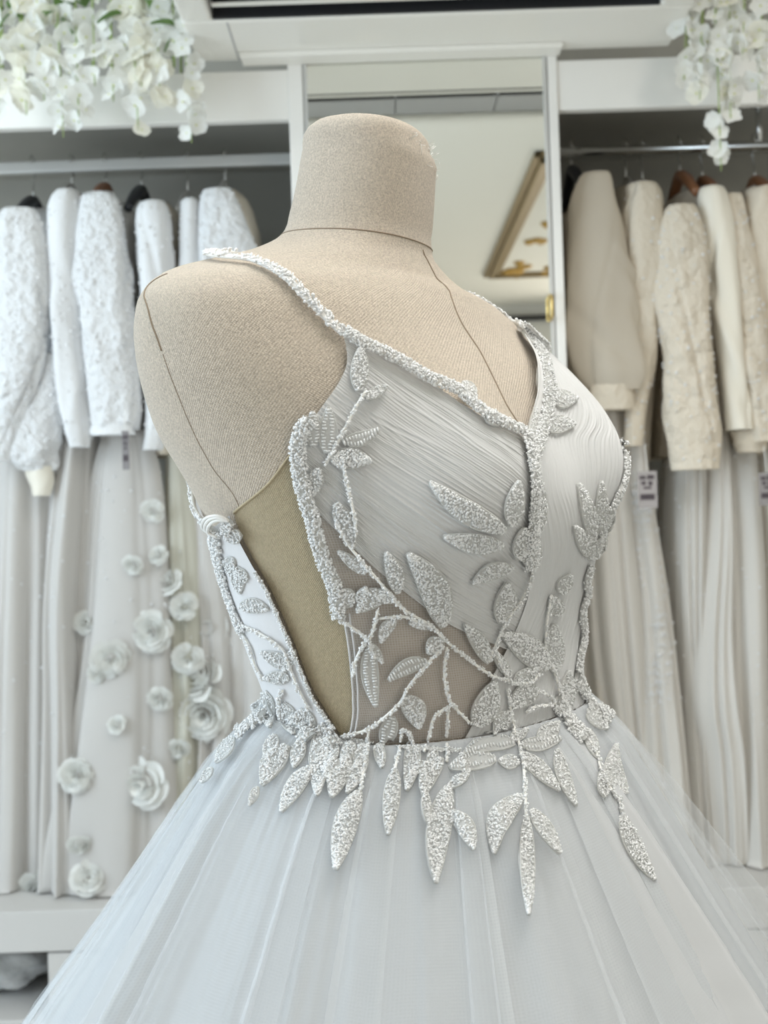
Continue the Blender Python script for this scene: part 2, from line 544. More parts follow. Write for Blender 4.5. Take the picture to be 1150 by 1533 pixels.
form_seam('side_seam', [body_uv(*p) for p in [(244, 530), (258, 570), (280, 625), (318, 700), (352, 745), (380, 815), (425, 880), (455, 945), (478, 1010), (492, 1090)]], 0.00025)
m = MB(); m.tube([(BC[0], BC[1], 0.03), (BC[0], BC[1], CAMZ - 0.30)], 0.018, 12)
under(form, m.build('pole', M['chrome'], smooth_shade=True))
m = MB(); m.tube([(BC[0], BC[1], 0.0), (BC[0], BC[1], 0.025), (BC[0], BC[1], 0.03)], [0.19, 0.18, 0.03], 32)
under(form, m.build('base_plate', M['black'], smooth_shade=True))

# frayed threads on the worn rim of the neck
mb = MB()
g = np.random.default_rng(5)
for k in range(46):
    j = int((0.30 + 0.16 * g.random()) * NT) if g.random() < 0.25 else int((0.36 + 0.2 * g.random()) * NT)
    p = BV[int(g.integers(1, 9)), j] + [0, 0, 0.0005]
    d = g.normal(size=3) * [1, 1, 0.5] + [0.3, 0, 0.5]
    d /= np.linalg.norm(d)
    e = g.normal(size=3) * 0.0016
    L_ = g.uniform(0.003, 0.008)
    mb.tube([p, p + d * L_ * 0.5 + e, p + d * L_ - [0, 0, 0.001]], 0.00022, 4)
o = mb.build('frayed_threads', M['cord'], smooth_shade=True); o['kind'] = 'stuff'; under(form, o)

# ================================================================ THE WEDDING DRESS
dress = thing('wedding_dress', 'white beaded v-neck wedding gown with pleated bodice worn by the dress form', 'wedding dress', (BC[0], BC[1], 0))
VW = float(np.interp(0.148, -RG[:, 0], np.arange(NZ)))          # waist ring
R2 = math.radians

def coons(top, bottom, left, right, ns, nt):
    """Grid (nt, ns, 2) in (theta, v) filled between four traced edges; top/bottom run along s, left/right along t."""
    top, bottom, left, right = smooth(top, ns), smooth(bottom, ns), smooth(left, nt), smooth(right, nt)
    s = np.linspace(0, 1, ns)[None, :, None]
    t = np.linspace(0, 1, nt)[:, None, None]
    a = (1 - t) * top[None] + t * bottom[None]
    b = (1 - s) * left[:, None] + s * right[:, None]
    c = (1 - s) * (1 - t) * top[0] + s * (1 - t) * top[-1] + (1 - s) * t * bottom[0] + s * t * bottom[-1]
    return a + b - c

def mirror(q):
    q = np.array(q, float).copy()
    q[..., 0] *= -1
    return q

def pleats(T, S, count, seed, skew=0.0):
    """Height profile of fine irregular pleats running along s."""
    out = np.zeros_like(T)
    for c, amp, q in ((count, 1.0, 0.0), (count * 1.63, 0.55, 2.1), (count * 0.41, 0.8, 4.0)):
        wob = 0.55 * np.sin(2.2 * S * math.pi + 3 * T + q) + 0.35 * np.sin(5.1 * S + 17 * T + 1.3 + q) + 0.6 * np.sin(31 * T + q + seed)
        ph = (T - skew * S) * c + wob
        k = np.floor(ph)
        h = np.modf(np.abs(np.sin(k * 12.9898 + seed + q) * 43758.5453))[0]
        f = ph - k
        top = 0.35 + 0.4 * h
        prof = np.where(f < top, f / top, (1 - f) / (1 - top)) ** 1.5
        out += amp * prof * (0.25 + 0.75 * h)
    return out

def patch(name, G, mat, off, wave=None, flipuv=False):
    off_ = np.full(G.shape[:2], off) if np.isscalar(off) else off
    if wave is not None:
        off_ = off_ + wave
    P = surf(G[..., 0], G[..., 1], off_)
    nt, ns = G.shape[:2]
    uv = np.stack([G[..., 0] * 0.12, G[..., 1] * 0.0045], -1).reshape(-1, 2)
    o = link(name, mesh_from(name, P.reshape(-1, 3), grid_faces(nt, ns), uv=uv), mat)
    under(dress, o)
    return o

NECK = trace([(515, 495), (560, 522), (640, 568), (720, 620), (770, 643)])
vV = body_uv(785, 650, CLOTH_BVH, CLOTH)[1]
NECK = np.vstack([NECK, [R2(17.2), vV + 0.3]])
EDGE_PX = [(515, 495), (519, 548), (480, 612), (450, 655), (455, 705), (470, 762), (490, 840), (514, 920), (525, 1000), (527, 1080), (517, 1106)]
EDGE = trace(EDGE_PX)
EDGE[-1, 1] = VW
WAIST0 = EDGE[-1, 0]
LOW = trace([(470, 762), (515, 806), (560, 850), (630, 905), (700, 948)])
LOW = np.vstack([LOW, [R2(-4), 98.0]])
CEN = np.array([NECK[-1], [R2(14), 66], [R2(12), 71], [R2(6), 78], [R2(3), 85], [R2(-4), 98.0]])
# near cup: pleats run from the armhole down to centre front
nT, nS = 620, 70
G = coons(NECK, LOW, EDGE[:6], CEN, nS, nT)
Tg, Sg = np.meshgrid(np.linspace(0, 1, nT), np.linspace(0, 1, nS), indexing='ij')
patch('pleated_cup', G, M['pleat'], 0.0042, 0.0007 * pleats(Tg, Sg, 58, 3, 0.13))
# far cup wraps over it across the waist
WR = trace([(788, 900), (764, 960), (734, 1020)])
WR = np.vstack([NECK[-1], [R2(19.5), 65.5], [R2(20), 69.5], [R2(17.5), 72.5], [R2(15), 75.5], [R2(13), 78.5], WR, [body_uv(690, 1100)[0], VW]])
FNECK = np.vstack([trace([(781, 490), (790, 520), (798, 560), (797, 600), (791, 630)]), NECK[-1:]])
FEDGE = np.array([FNECK[0], [R2(-36), 40], [R2(-56), 46], [R2(-72), 53], [R2(-84), 61], [R2(-88), 72], [R2(-86), 84], [R2(-82), 96], [-WAIST0, VW]])
FLEFT = np.vstack([FNECK, WR[1:]])
FTOP = np.array([FNECK[0], FNECK[0] * 0.5 + FEDGE[1] * 0.5, FEDGE[1]])
BOT = np.array([[WR[-1, 0], VW], [0.0, VW], [-0.5 * WAIST0, VW], [-WAIST0, VW]])
nT, nS = 130, 620
G = coons(FTOP, BOT, FLEFT, FEDGE[1:], nS, nT)
Tg, Sg = np.meshgrid(np.linspace(0, 1, nT), np.linspace(0, 1, nS), indexing='ij')
stand = 0.005 * np.exp(-(Sg / 0.06) ** 2) * np.exp(-((Tg - 0.16) / 0.11) ** 2)
patch('pleated_cup', G, M['pleat'], 0.0056 + stand, 0.0008 * pleats(Sg, Tg, 52, 8))
# sheer front below the cups
G = coons(LOW - [0, 1.5], [[WAIST0, VW], [WAIST0 * 0.5, VW], [R2(-4), VW]], EDGE[5:], [[R2(-4), 96.5], [R2(-4), VW]], 50, 50)
patch('sheer_panel', G, M['sheer'], 0.0024)
# back panels and the nude mesh that closes the sides
BEDGE = trace([(343, 772), (353, 802), (374, 842), (399, 886), (436, 968), (470, 1048), (508, 1102)])
BEDGE[-1] = [WAIST0 + 0.03, VW]
BTOP = np.array([BEDGE[0], [R2(125), 75.5], [R2(150), 80], [R2(180), 84]])
BBOT = np.array([BEDGE[-1], [R2(120), VW], [R2(150), VW], [R2(180), VW]])
G = coons(BTOP, BBOT, BEDGE, [[R2(180), 84], [R2(180), VW]], 60, 40)
patch('back_panel', G, M['satin'], 0.0052)
patch('back_panel', mirror(G), M['satin'], 0.0052)
SIDETOP = trace([(343, 772), (395, 730), (447, 668)])
SE = np.vstack([SIDETOP[-1:], EDGE[4:]])
G = coons(SIDETOP, [BEDGE[-1], EDGE[-1]], BEDGE, SE, 30, 60)
side = patch('side_mesh', G, M['nude_mesh'], 0.0012)
side['label'] = 'beige sheer mesh closing the open side'
patch('side_mesh', mirror(G), M['nude_mesh'], 0.0012)
mb = MB(); q = smooth(SIDETOP, 40); mb.tube(surf(q[:, 0], q[:, 1], 0.0014), 0.0008, 6)
o = mb.build('mesh_binding', M['nude_mesh'], smooth_shade=True); under(dress, o)
# boning channel along the lower front edge
mb = MB(); q = smooth(EDGE[7:], 30)
for dth in (0.0, 0.03):
    mb.tube(surf(q[:, 0] - dth, q[:, 1], 0.0045), 0.0007, 5)
o = mb.build('boning_channel', M['satin'], smooth_shade=True); under(dress, o)

# ---------------------------------------------------------------- skirt
NTS = 1080
ths = np.linspace(-math.pi, math.pi, NTS, endpoint=False)
LV = np.r_[np.linspace(0, 0.06, 14), np.linspace(0.07, 0.30, 34), np.linspace(0.33, 0.985, 16)]
def skirt_layer(name, mat, extra, seed, folds, amp, tucks):
    g = np.random.default_rng(seed)
    W0 = surf(ths, VW - 3.2 * np.clip((ths - 1.1) / 0.9, 0, 1) * np.clip((3.6 - ths) / 0.5, 0, 1), 0.0080)
    W0[:, 2] -= 0.0
    cen = W0.mean(0)
    dirv = W0 - cen
    dirv[:, 2] = 0
    dirv /= np.linalg.norm(dirv, axis=1)[:, None]
    prof = np.zeros(NTS)
    for k in range(folds):
        a, wd, h = g.uniform(-math.pi, math.pi), g.uniform(0.02, 0.10), g.uniform(0.25, 1.0)
        d = (ths - a + math.pi) % (2 * math.pi) - math.pi
        prof += h * np.exp(-(np.abs(d) / wd) ** 1.6) * (1 + 0.5 * np.tanh(d / wd * 2))
    prof -= prof.mean()
    prof /= np.abs(prof).max()
    fine = sum(np.sin(n * ths + g.uniform(0, 6)) for n in (61, 83, 97, 128)) / 4
    P = np.zeros((len(LV), NTS, 3))
    TK = [(g.uniform(-math.pi, math.pi), g.uniform(0.02, 0.055), g.choice([-1, 1])) for _ in range(tucks)]
    for i, d in enumerate(LV):
        R = np.interp(d, [0, 0.012, 0.03, 0.06, 0.10, 0.14, 0.23, 0.50, 0.985], [0.0, 0.013, 0.029, 0.050, 0.077, 0.104, 0.168, 0.31, 0.44])
        side_f = 1 - 0.17 * np.clip(dirv[:, 0], 0, 1) ** 1.5
        R += extra * np.interp(d, [0, 0.03, 0.2, 1], [0.15, 0.4, 1, 1.4])
        swing = np.interp(d, [0, 0.015, 0.06, 0.14, 0.3, 1], [0.001, 0.004, 0.013, 0.022, 0.036, 0.06]) * amp
        f = np.roll(prof, int(6 * math.sin(d * 9 + seed)))
        # tucks: the cloth doubles back on itself, three layers deep
        sh, lft = np.zeros(NTS), np.zeros(NTS)
        grow = np.interp(d, [0, 0.03, 1], [0.25, 1, 1])
        for (a, wd, sg) in TK:
            u = ((ths - a - 0.05 * math.sin(7 * d + a) + math.pi) % (2 * math.pi) - math.pi) / wd
            e = np.exp(-u * u)
            sh -= 1.75 * grow * wd * u * e
            lft += sg * 0.0035 * grow * np.tanh(u) * np.exp(-u * u / 3)
        idx = (ths + sh + math.pi) / (2 * math.pi) * NTS
        ii = np.floor(idx).astype(int); fr_ = (idx - ii)[:, None]
        Wd = W0[ii % NTS] * (1 - fr_) + W0[(ii + 1) % NTS] * fr_
        dv = dirv[ii % NTS] * (1 - fr_) + dirv[(ii + 1) % NTS] * fr_
        f = np.interp(idx % NTS, np.arange(NTS), f)
        P[i] = Wd + dv * (R * side_f + lft + swing * f + 0.0012 * fine * np.interp(d, [0, 0.02, 0.1, 0.3], [1, 1, 0.5, 0.2]))[:, None]
        P[i, :, 2] = Wd[:, 2] - d * (Wd[:, 2] - 0.004) / 0.985
        uv = np.stack([np.broadcast_to(ths[None] * 0.25, P.shape[:2]), np.broadcast_to(-LV[:, None], P.shape[:2])], -1).reshape(-1, 2)
    o = link(name, mesh_from(name, P.reshape(-1, 3), grid_faces(len(LV), NTS, wrap=True), uv=uv), mat)
    under(dress, o)
    return P
skirt_layer('skirt_lining', M['lining'], -0.004, 4, 38, 1.25, 0)
PS = skirt_layer('tulle_layer', M['tulle'], 0.009, 9, 44, 1.15, 26)
PS2 = skirt_layer('tulle_layer', M['tulle_outer'], 0.019, 21, 40, 1.15, 22)

# ---------------------------------------------------------------- where the beadwork lies: bodice and skirt surface
HULL_OFF = 0.0076 - 0.0022 * np.clip((np.abs(TH) - 1.0) / 0.35, 0, 1)[None, :, None]
HG = BV + BN * HULL_OFF
i0, i1 = 30, int(VW) + 1
HB, _ = grid_bvh(HG[i0:i1])
HS, _ = grid_bvh(PS2[:52])
def hull(px, py):
    d = Vector(ray_dir(px, py)).normalized()
    best = None
    for b in (HB, HS):
        h, n, fi, dist = b.ray_cast(ORG, d)
        if h is not None and (best is None or dist < best[2]):
            best = (h, n, dist)
    if best is None:
        q = ORG + d * 0.82
        for _ in range(3):
            cands = [b.find_nearest(q) for b in (HB, HS)]
            h, n, fi, dist = min(cands, key=lambda c: c[3])
            q = ORG + d * (h - ORG).dot(d)
        n = (q - h).normalized() if (q - h).length > 1e-6 else n
        best = (h + n * min((q - h).length, 0.006), n, 0)
    p, n = np.array(best[0]), np.array(best[1])
    if n @ (p - np.array(ORG)) > 0:
        n = -n
    return p, n
def hulls(Q):
    sh = Q.shape[:-1]
    r = [hull(*q) for q in Q.reshape(-1, 2)]
    return np.array([a for a, b in r]).reshape(*sh, 3), np.array([b for a, b in r]).reshape(*sh, 3)

# ---------------------------------------------------------------- beads
HEX = np.array([[math.cos(a), math.sin(a), z] for z in (-1, 1) for a in np.arange(6) * math.pi / 3])
BUG_V = HEX * [0.42, 0.42, 1.0]
BUG_F = np.array([[k, (k + 1) % 6, 6 + (k + 1) % 6] for k in range(6)] + [[k, 6 + (k + 1) % 6, 6 + k] for k in range(6)] + [[0, 5 - k + 0, 4 - k] for k in range(4)] + [[6, 7 + k, 8 + k] for k in range(4)])
g_ = (1 + 5 ** 0.5) / 2
ICO_V = np.array([[-1, g_, 0], [1, g_, 0], [-1, -g_, 0], [1, -g_, 0], [0, -1, g_], [0, 1, g_], [0, -1, -g_], [0, 1, -g_], [g_, 0, -1], [g_, 0, 1], [-g_, 0, -1], [-g_, 0, 1]]) / 1.9
ICO_F = np.array([[0, 11, 5], [0, 5, 1], [0, 1, 7], [0, 7, 10], [0, 10, 11], [1, 5, 9], [5, 11, 4], [11, 10, 2], [10, 7, 6], [7, 1, 8], [3, 9, 4], [3, 4, 2], [3, 2, 6], [3, 6, 8], [3, 8, 9], [4, 9, 5], [2, 4, 11], [6, 2, 10], [8, 6, 7], [9, 8, 1]])
def beads(parent, P, axis, r, bug=0.6, mat='bead', name='beads'):
    """One joined part of small glass beads at P; axis gives the lie of the bugle beads."""
    P = np.asarray(P); n = len(P)
    axis = axis / (np.linalg.norm(axis, axis=1)[:, None] + 1e-9)
    rnd = RNG.normal(size=(n, 3))
    b = np.cross(axis, rnd); b /= np.linalg.norm(b, axis=1)[:, None] + 1e-9
    c = np.cross(axis, b)
    isb = RNG.random(n) < bug
    Vs, Fs, k = [], [], 0
    for sel, TV, TF in ((isb, BUG_V, BUG_F), (~isb, ICO_V, ICO_F)):
        m = int(sel.sum())
        if not m: continue
        s = (r * RNG.uniform(0.75, 1.25, m))[:, None, None]
        V = P[sel][:, None] + s * (TV[None, :, 0:1] * b[sel][:, None] + TV[None, :, 1:2] * c[sel][:, None] + TV[None, :, 2:3] * axis[sel][:, None])
        F = TF[None] + (np.arange(m) * len(TV))[:, None, None] + k
        Vs.append(V.reshape(-1, 3)); Fs.append(F.reshape(-1, 3)); k += m * len(TV)
    o = link(name, mesh_from(name, np.vstack(Vs), np.vstack(Fs), smooth_shade=False), M[mat], parent)
    o['kind'] = 'stuff'
    return o

def leaf(x0, y0, x1, y1, w, bend=0.0, dens=1.0, style=0, lift=0.0006):
    """A beaded lace leaf from its base to its tip (pixels), w wide, sewn onto the dress."""
    a, b = np.array([x0, y0], float), np.array([x1, y1], float)
    d = b - a
    Ln = np.hypot(*d)
    nrm = np.array([-d[1], d[0]]) / Ln
    nt, ns = max(7, int(Ln / 8)), 7
    t = np.linspace(0, 1, nt)
    s = np.linspace(-1, 1, ns)
    spine = a + t[:, None] * d + (bend * Ln * np.sin(t * math.pi))[:, None] * nrm
    hw = 0.5 * w * (np.sin(math.pi * np.clip(t, 0.02, 0.985) ** 0.8) ** 0.75 + 0.05)
    Q = spine[:, None] + (hw[:, None] * s[None])[..., None] * nrm
    P, Nn = hulls(Q)
    # one smooth plate: the leaf bridges hollows of the pleats below
    px_m = FPX / P[..., 1].mean()
    dome = (1 - s ** 2)[None, :] * (w / px_m * 0.06) + lift
    P = P + Nn * dome[..., None]
    mb = MB()
    F = grid_faces(nt, ns).tolist()
    mb.add(P.reshape(-1, 3), F)
    rim = np.vstack([P[:, 0], P[1:, -1][::-1] * 0 + P[::-1][:-1, -1], P[:1, 0]])
    nr = np.vstack([Nn[:, 0], Nn[::-1][:-1, -1], Nn[:1, 0]])
    mb.add(np.vstack([rim, rim - nr * (lift + 0.001)]), [(k, k + 1, len(rim) + k + 1, len(rim) + k) for k in range(len(rim) - 1)])
    mb.tube(rim, 0.0006, 5, cap=False)
    o = mb.build('beaded_leaf', M['lace'], smooth_shade=True)
    under(dress, o)
    n = int(max(40, dens * Ln * w * 0.66 / 4.6))
    if style == 1:                              # ladder of bugle beads lying across the leaf
        rows = max(6, int(Ln / 4.6))
        tt = np.repeat(np.linspace(0.05, 0.95, rows), 2)
        ss = np.tile([-0.5, 0.5], rows) + RNG.normal(0, 0.06, rows * 2)
        jit = 0.15
    else:
        tt, ss = RNG.uniform(0.02, 0.99, n), RNG.uniform(-0.95, 0.95, n)
        jit = 1.0
    fi, fj = tt * (nt - 1), (ss + 1) / 2 * (ns - 1)
    i, j = np.clip(fi.astype(int), 0, nt - 2), np.clip(fj.astype(int), 0, ns - 2)
    u, v = (fi - i)[:, None], (fj - j)[:, None]
    B = (P[i, j] * (1 - u) + P[i + 1, j] * u) * (1 - v) + (P[i, j + 1] * (1 - u) + P[i + 1, j + 1] * u) * v
    nn = Nn[i, j]
    across = P[i, j + 1] - P[i, j]
    along = P[i + 1, j] - P[i, j]
    across /= np.linalg.norm(across, axis=1)[:, None] + 1e-9
    along /= np.linalg.norm(along, axis=1)[:, None] + 1e-9
    ax = across + jit * (RNG.normal(size=B.shape) * 0.9)
    r = 0.00078
    if style == 1:
        beads(o, B + nn * 0.0006, ax, 0.0012, bug=1.0)
    else:
        beads(o, B + nn * RNG.uniform(0.0001, 0.0008, len(B))[:, None], ax, r, bug=0.6)
    return o

def vine(pts, r=0.0017, dens=1.5):
    q = smooth(pts, max(12, int(np.sum(np.hypot(*np.diff(np.array(pts, float), axis=0).T)) / 6)))
    P, Nn = hulls(q)
    P = P + Nn * 0.0012
    mb = MB(); mb.tube(P, r * 0.55, 6)
    o = mb.build('beaded_vine', M['cord'], smooth_shade=True)
    under(dress, o)
    n = int(len(q) * 3.2 * dens)
    f = RNG.uniform(0, len(q) - 1.01, n)
    i = f.astype(int); u = (f - i)[:, None]
    B = P[i] * (1 - u) + P[i + 1] * u
    T = P[i + 1] - P[i]
    off = RNG.normal(size=(n, 3)); off /= np.linalg.norm(off, axis=1)[:, None]
    off += Nn[i] * 0.7
    beads(o, B + off * r * 0.75, T + RNG.normal(size=T.shape) * np.linalg.norm(T, axis=1)[:, None] * 0.5, 0.0009, bug=0.5)
    return o

def trim(pts, w, dens=1.0, height=0.004, name='beaded_trim', r=0.0009, bug=0.5):
    """A raised beaded band of width w pixels along a traced line."""
    q = smooth(pts, max(10, int(np.sum(np.hypot(*np.diff(np.array(pts, float), axis=0).T)) / 6)))
    P, Nn = hulls(q)
    T = np.gradient(P, axis=0); T /= np.linalg.norm(T, axis=1)[:, None]
    S = np.cross(T, Nn); S /= np.linalg.norm(S, axis=1)[:, None] + 1e-9
    wm = w / (FPX / P[:, 1].mean())
    ang = np.linspace(0, 2 * math.pi, 10, endpoint=False)
    V = P[:, None] + S[:, None] * (np.cos(ang) * wm * 0.42)[None, :, None] + Nn[:, None] * (np.sin(ang) * height * 0.4 + height * 0.25)[None, :, None]
    mb = MB(); mb.add(V.reshape(-1, 3), grid_faces(len(P), 10, wrap=True).tolist() + [list(range(10)), [(len(P) - 1) * 10 + k for k in range(9, -1, -1)]])
    o = mb.build(name, M['lace'], smooth_shade=True)
    under(dress, o)
    L = np.sum(np.linalg.norm(np.diff(q, axis=0), axis=1))
    n = int(L * w / 5.6 * dens)
    f = RNG.uniform(0, len(q) - 1.01, n)
    i = f.astype(int); u = (f - i)[:, None]
    a = RNG.uniform(-0.25, math.pi + 0.25, n)
    rad = RNG.uniform(0.9, 1.2, n)
    B = P[i] * (1 - u) + P[i + 1] * u + S[i] * (np.cos(a) * wm * 0.45 * rad)[:, None] + Nn[i] * (np.sin(a) * height * 0.45 * rad + height * 0.25)[:, None]
    beads(o, B, RNG.normal(size=(n, 3)), r, bug=bug)
    return o

# straps: traced over the shoulders in (theta, ring) of the form
def strap(tv, name='beaded_strap'):
    q = smooth(tv, 70)
    P = surf(q[:, 0], q[:, 1], 0.0036)
    Pn = surf(q[:, 0], q[:, 1], 0.0136) - P
    Nn = Pn / np.linalg.norm(Pn, axis=1)[:, None]
    T = np.gradient(P, axis=0); T /= np.linalg.norm(T, axis=1)[:, None]
    S = np.cross(T, Nn)
    ang = np.linspace(0, 2 * math.pi, 8, endpoint=False)
    V = P[:, None] + S[:, None] * (np.cos(ang) * 0.0027)[None, :, None] + Nn[:, None] * (np.sin(ang) * 0.0016)[None, :, None]
    mb = MB(); mb.add(V.reshape(-1, 3), grid_faces(len(P), 8, wrap=True).tolist() + [list(range(8)), list(range(len(P) * 8 - 1, len(P) * 8 - 9, -1))])
    o = mb.build(name, M['strap_satin'], smooth_shade=True)
    under(dress, o)
    n = 1300
    f = RNG.uniform(0, len(q) - 1.01, n)
    i = f.astype(int); u = (f - i)[:, None]
    s = RNG.choice([-1, -0.33, 0.33, 1], n) * 0.0030 + RNG.normal(0, 0.0004, n)
    B = P[i] * (1 - u) + P[i + 1] * u + S[i] * s[:, None] + Nn[i] * (RNG.uniform(0.0012, 0.0028, n) - 0.0006 * np.abs(s) / 0.003)[:, None]
    ax = T[i] * 0.6 + S[i] * np.sign(s + 1e-9)[:, None] * 0.7 + RNG.normal(size=(n, 3)) * 0.3
    beads(o, B, ax, 0.00125, bug=0.75)
NS_ = trace([(516, 497), (472, 455), (432, 414), (398, 392), (372, 382), (350, 380)])
NS_ = np.vstack([NS_, [R2(150), 24], [R2(160), 34], [R2(160), 52], [R2(140), 66], [R2(116), 72]])
strap(NS_)
FS_ = np.array([FNECK[0]] + [nearest_uv(*p) for p in [(768, 478), (746, 463), (718, 446), (692, 434)]])
FS_ = np.vstack([FS_, [R2(-125), 25], [R2(-150), 25], [R2(-160), 34], [R2(-160), 52], [R2(-140), 66], [R2(-116), 72]])
strap(FS_)

TRIMS = [
    ([(516, 497), (540, 512), (575, 528), (612, 548), (645, 568)], 17),
    ([(645, 568), (680, 582), (705, 602), (730, 622), (760, 636), (786, 648)], 19),
    ([(786, 648), (794, 672), (798, 700)], 26),
    ([(798, 696), (800, 728), (797, 770), (796, 812), (794, 850)], 25),
    ([(465, 628), (449, 652), (447, 690), (456, 738), (468, 775)], 21),
    ([(468, 775), (477, 812), (490, 851), (502, 880), (508, 925)], 20),
    ([(783, 488), (800, 510), (812, 535), (819, 565), (822, 598)], 24),
    ([(822, 598), (815, 630), (806, 660), (797, 690)], 20),
    ([(932, 655), (936, 690), (932, 722), (913, 765)], 15),
    ([(884, 846), (877, 868), (879, 888), (870, 916), (873, 950), (866, 985), (864, 1008)], 17),
    ([(862, 1012), (884, 1050), (914, 1078)], 26),
    ([(322, 790), (326, 826), (334, 862), (347, 902), (364, 945)], 24),
    ([(345, 778), (338, 798)], 18),
    ([(408, 1056), (384, 1078), (356, 1100)], 34),
    ([(440, 1070), (452, 1092), (466, 1106)], 24),
    ([(476, 1088), (492, 1106), (500, 1120)], 22),
    ([(832, 1048), (852, 1080), (876, 1106)], 30),
]
for p, w in TRIMS:
    trim(p, w * 1.12, height=0.005)
VINES = [
    [(488, 694), (512, 650), (537, 602), (548, 585)], [(505, 784), (520, 812), (545, 843), (580, 884)],
    [(580, 884), (605, 912), (647, 937), (668, 960), (728, 1007), (762, 1020)], [(568, 925), (602, 922), (626, 930), (647, 940)],
    [(664, 966), (636, 996), (611, 1028), (596, 1054), (553, 1090), (512, 1102)], [(508, 926), (530, 940), (552, 957)],
    [(566, 912), (560, 938), (553, 962), (562, 985)], [(548, 958), (534, 985), (528, 1010)],
    [(668, 968), (664, 1004), (668, 1036), (676, 1054), (702, 1082)], [(676, 1054), (650, 1072), (642, 1100), (634, 1127)],
    [(670, 1062), (668, 1100), (668, 1142)], [(730, 990), (742, 962), (756, 930), (776, 902), (790, 876)],
    [(762, 1022), (750, 1000), (738, 972)], [(762, 1022), (790, 1022), (806, 1008)],
    [(814, 972), (817, 930), (824, 890)], [(758, 1032), (764, 1070), (770, 1096), (781, 1140), (784, 1178), (788, 1226)],
    [(786, 1066), (800, 1058), (824, 1055)], [(802, 1036), (818, 1040), (830, 1056)], [(838, 1050), (832, 1020), (824, 995)],
    [(925, 1195), (930, 1222)], [(878, 1104), (892, 1130), (900, 1160), (922, 1196)],
    [(365, 948), (376, 968), (384, 995), (397, 1018)], [(362, 934), (392, 948), (425, 972), (436, 1000), (448, 1030), (464, 1060)],
    [(425, 1032), (420, 1050), (424, 1078)], [(553, 1092), (548, 1130), (538, 1186)], [(602, 1090), (598, 1120), (590, 1158)],
    [(602, 1090), (612, 1098), (618, 1112)], [(497, 1090), (470, 1094), (440, 1076)], [(512, 690), (528, 760), (534, 800)],
    [(790, 876), (796, 850), (797, 800), (798, 760)],
]
for p in VINES:
    vine(p)
mbz = [(382, 856), (400, 886), (436, 968), (468, 1044), (500, 1092)]
trim([(510, 1103), (560, 1113), (620, 1120), (690, 1124)], 7, dens=0.8, height=0.002, name='waist_binding', r=0.0007)
trim(mbz, 7, dens=1.1, height=0.0022, name='edge_binding', r=0.0008)

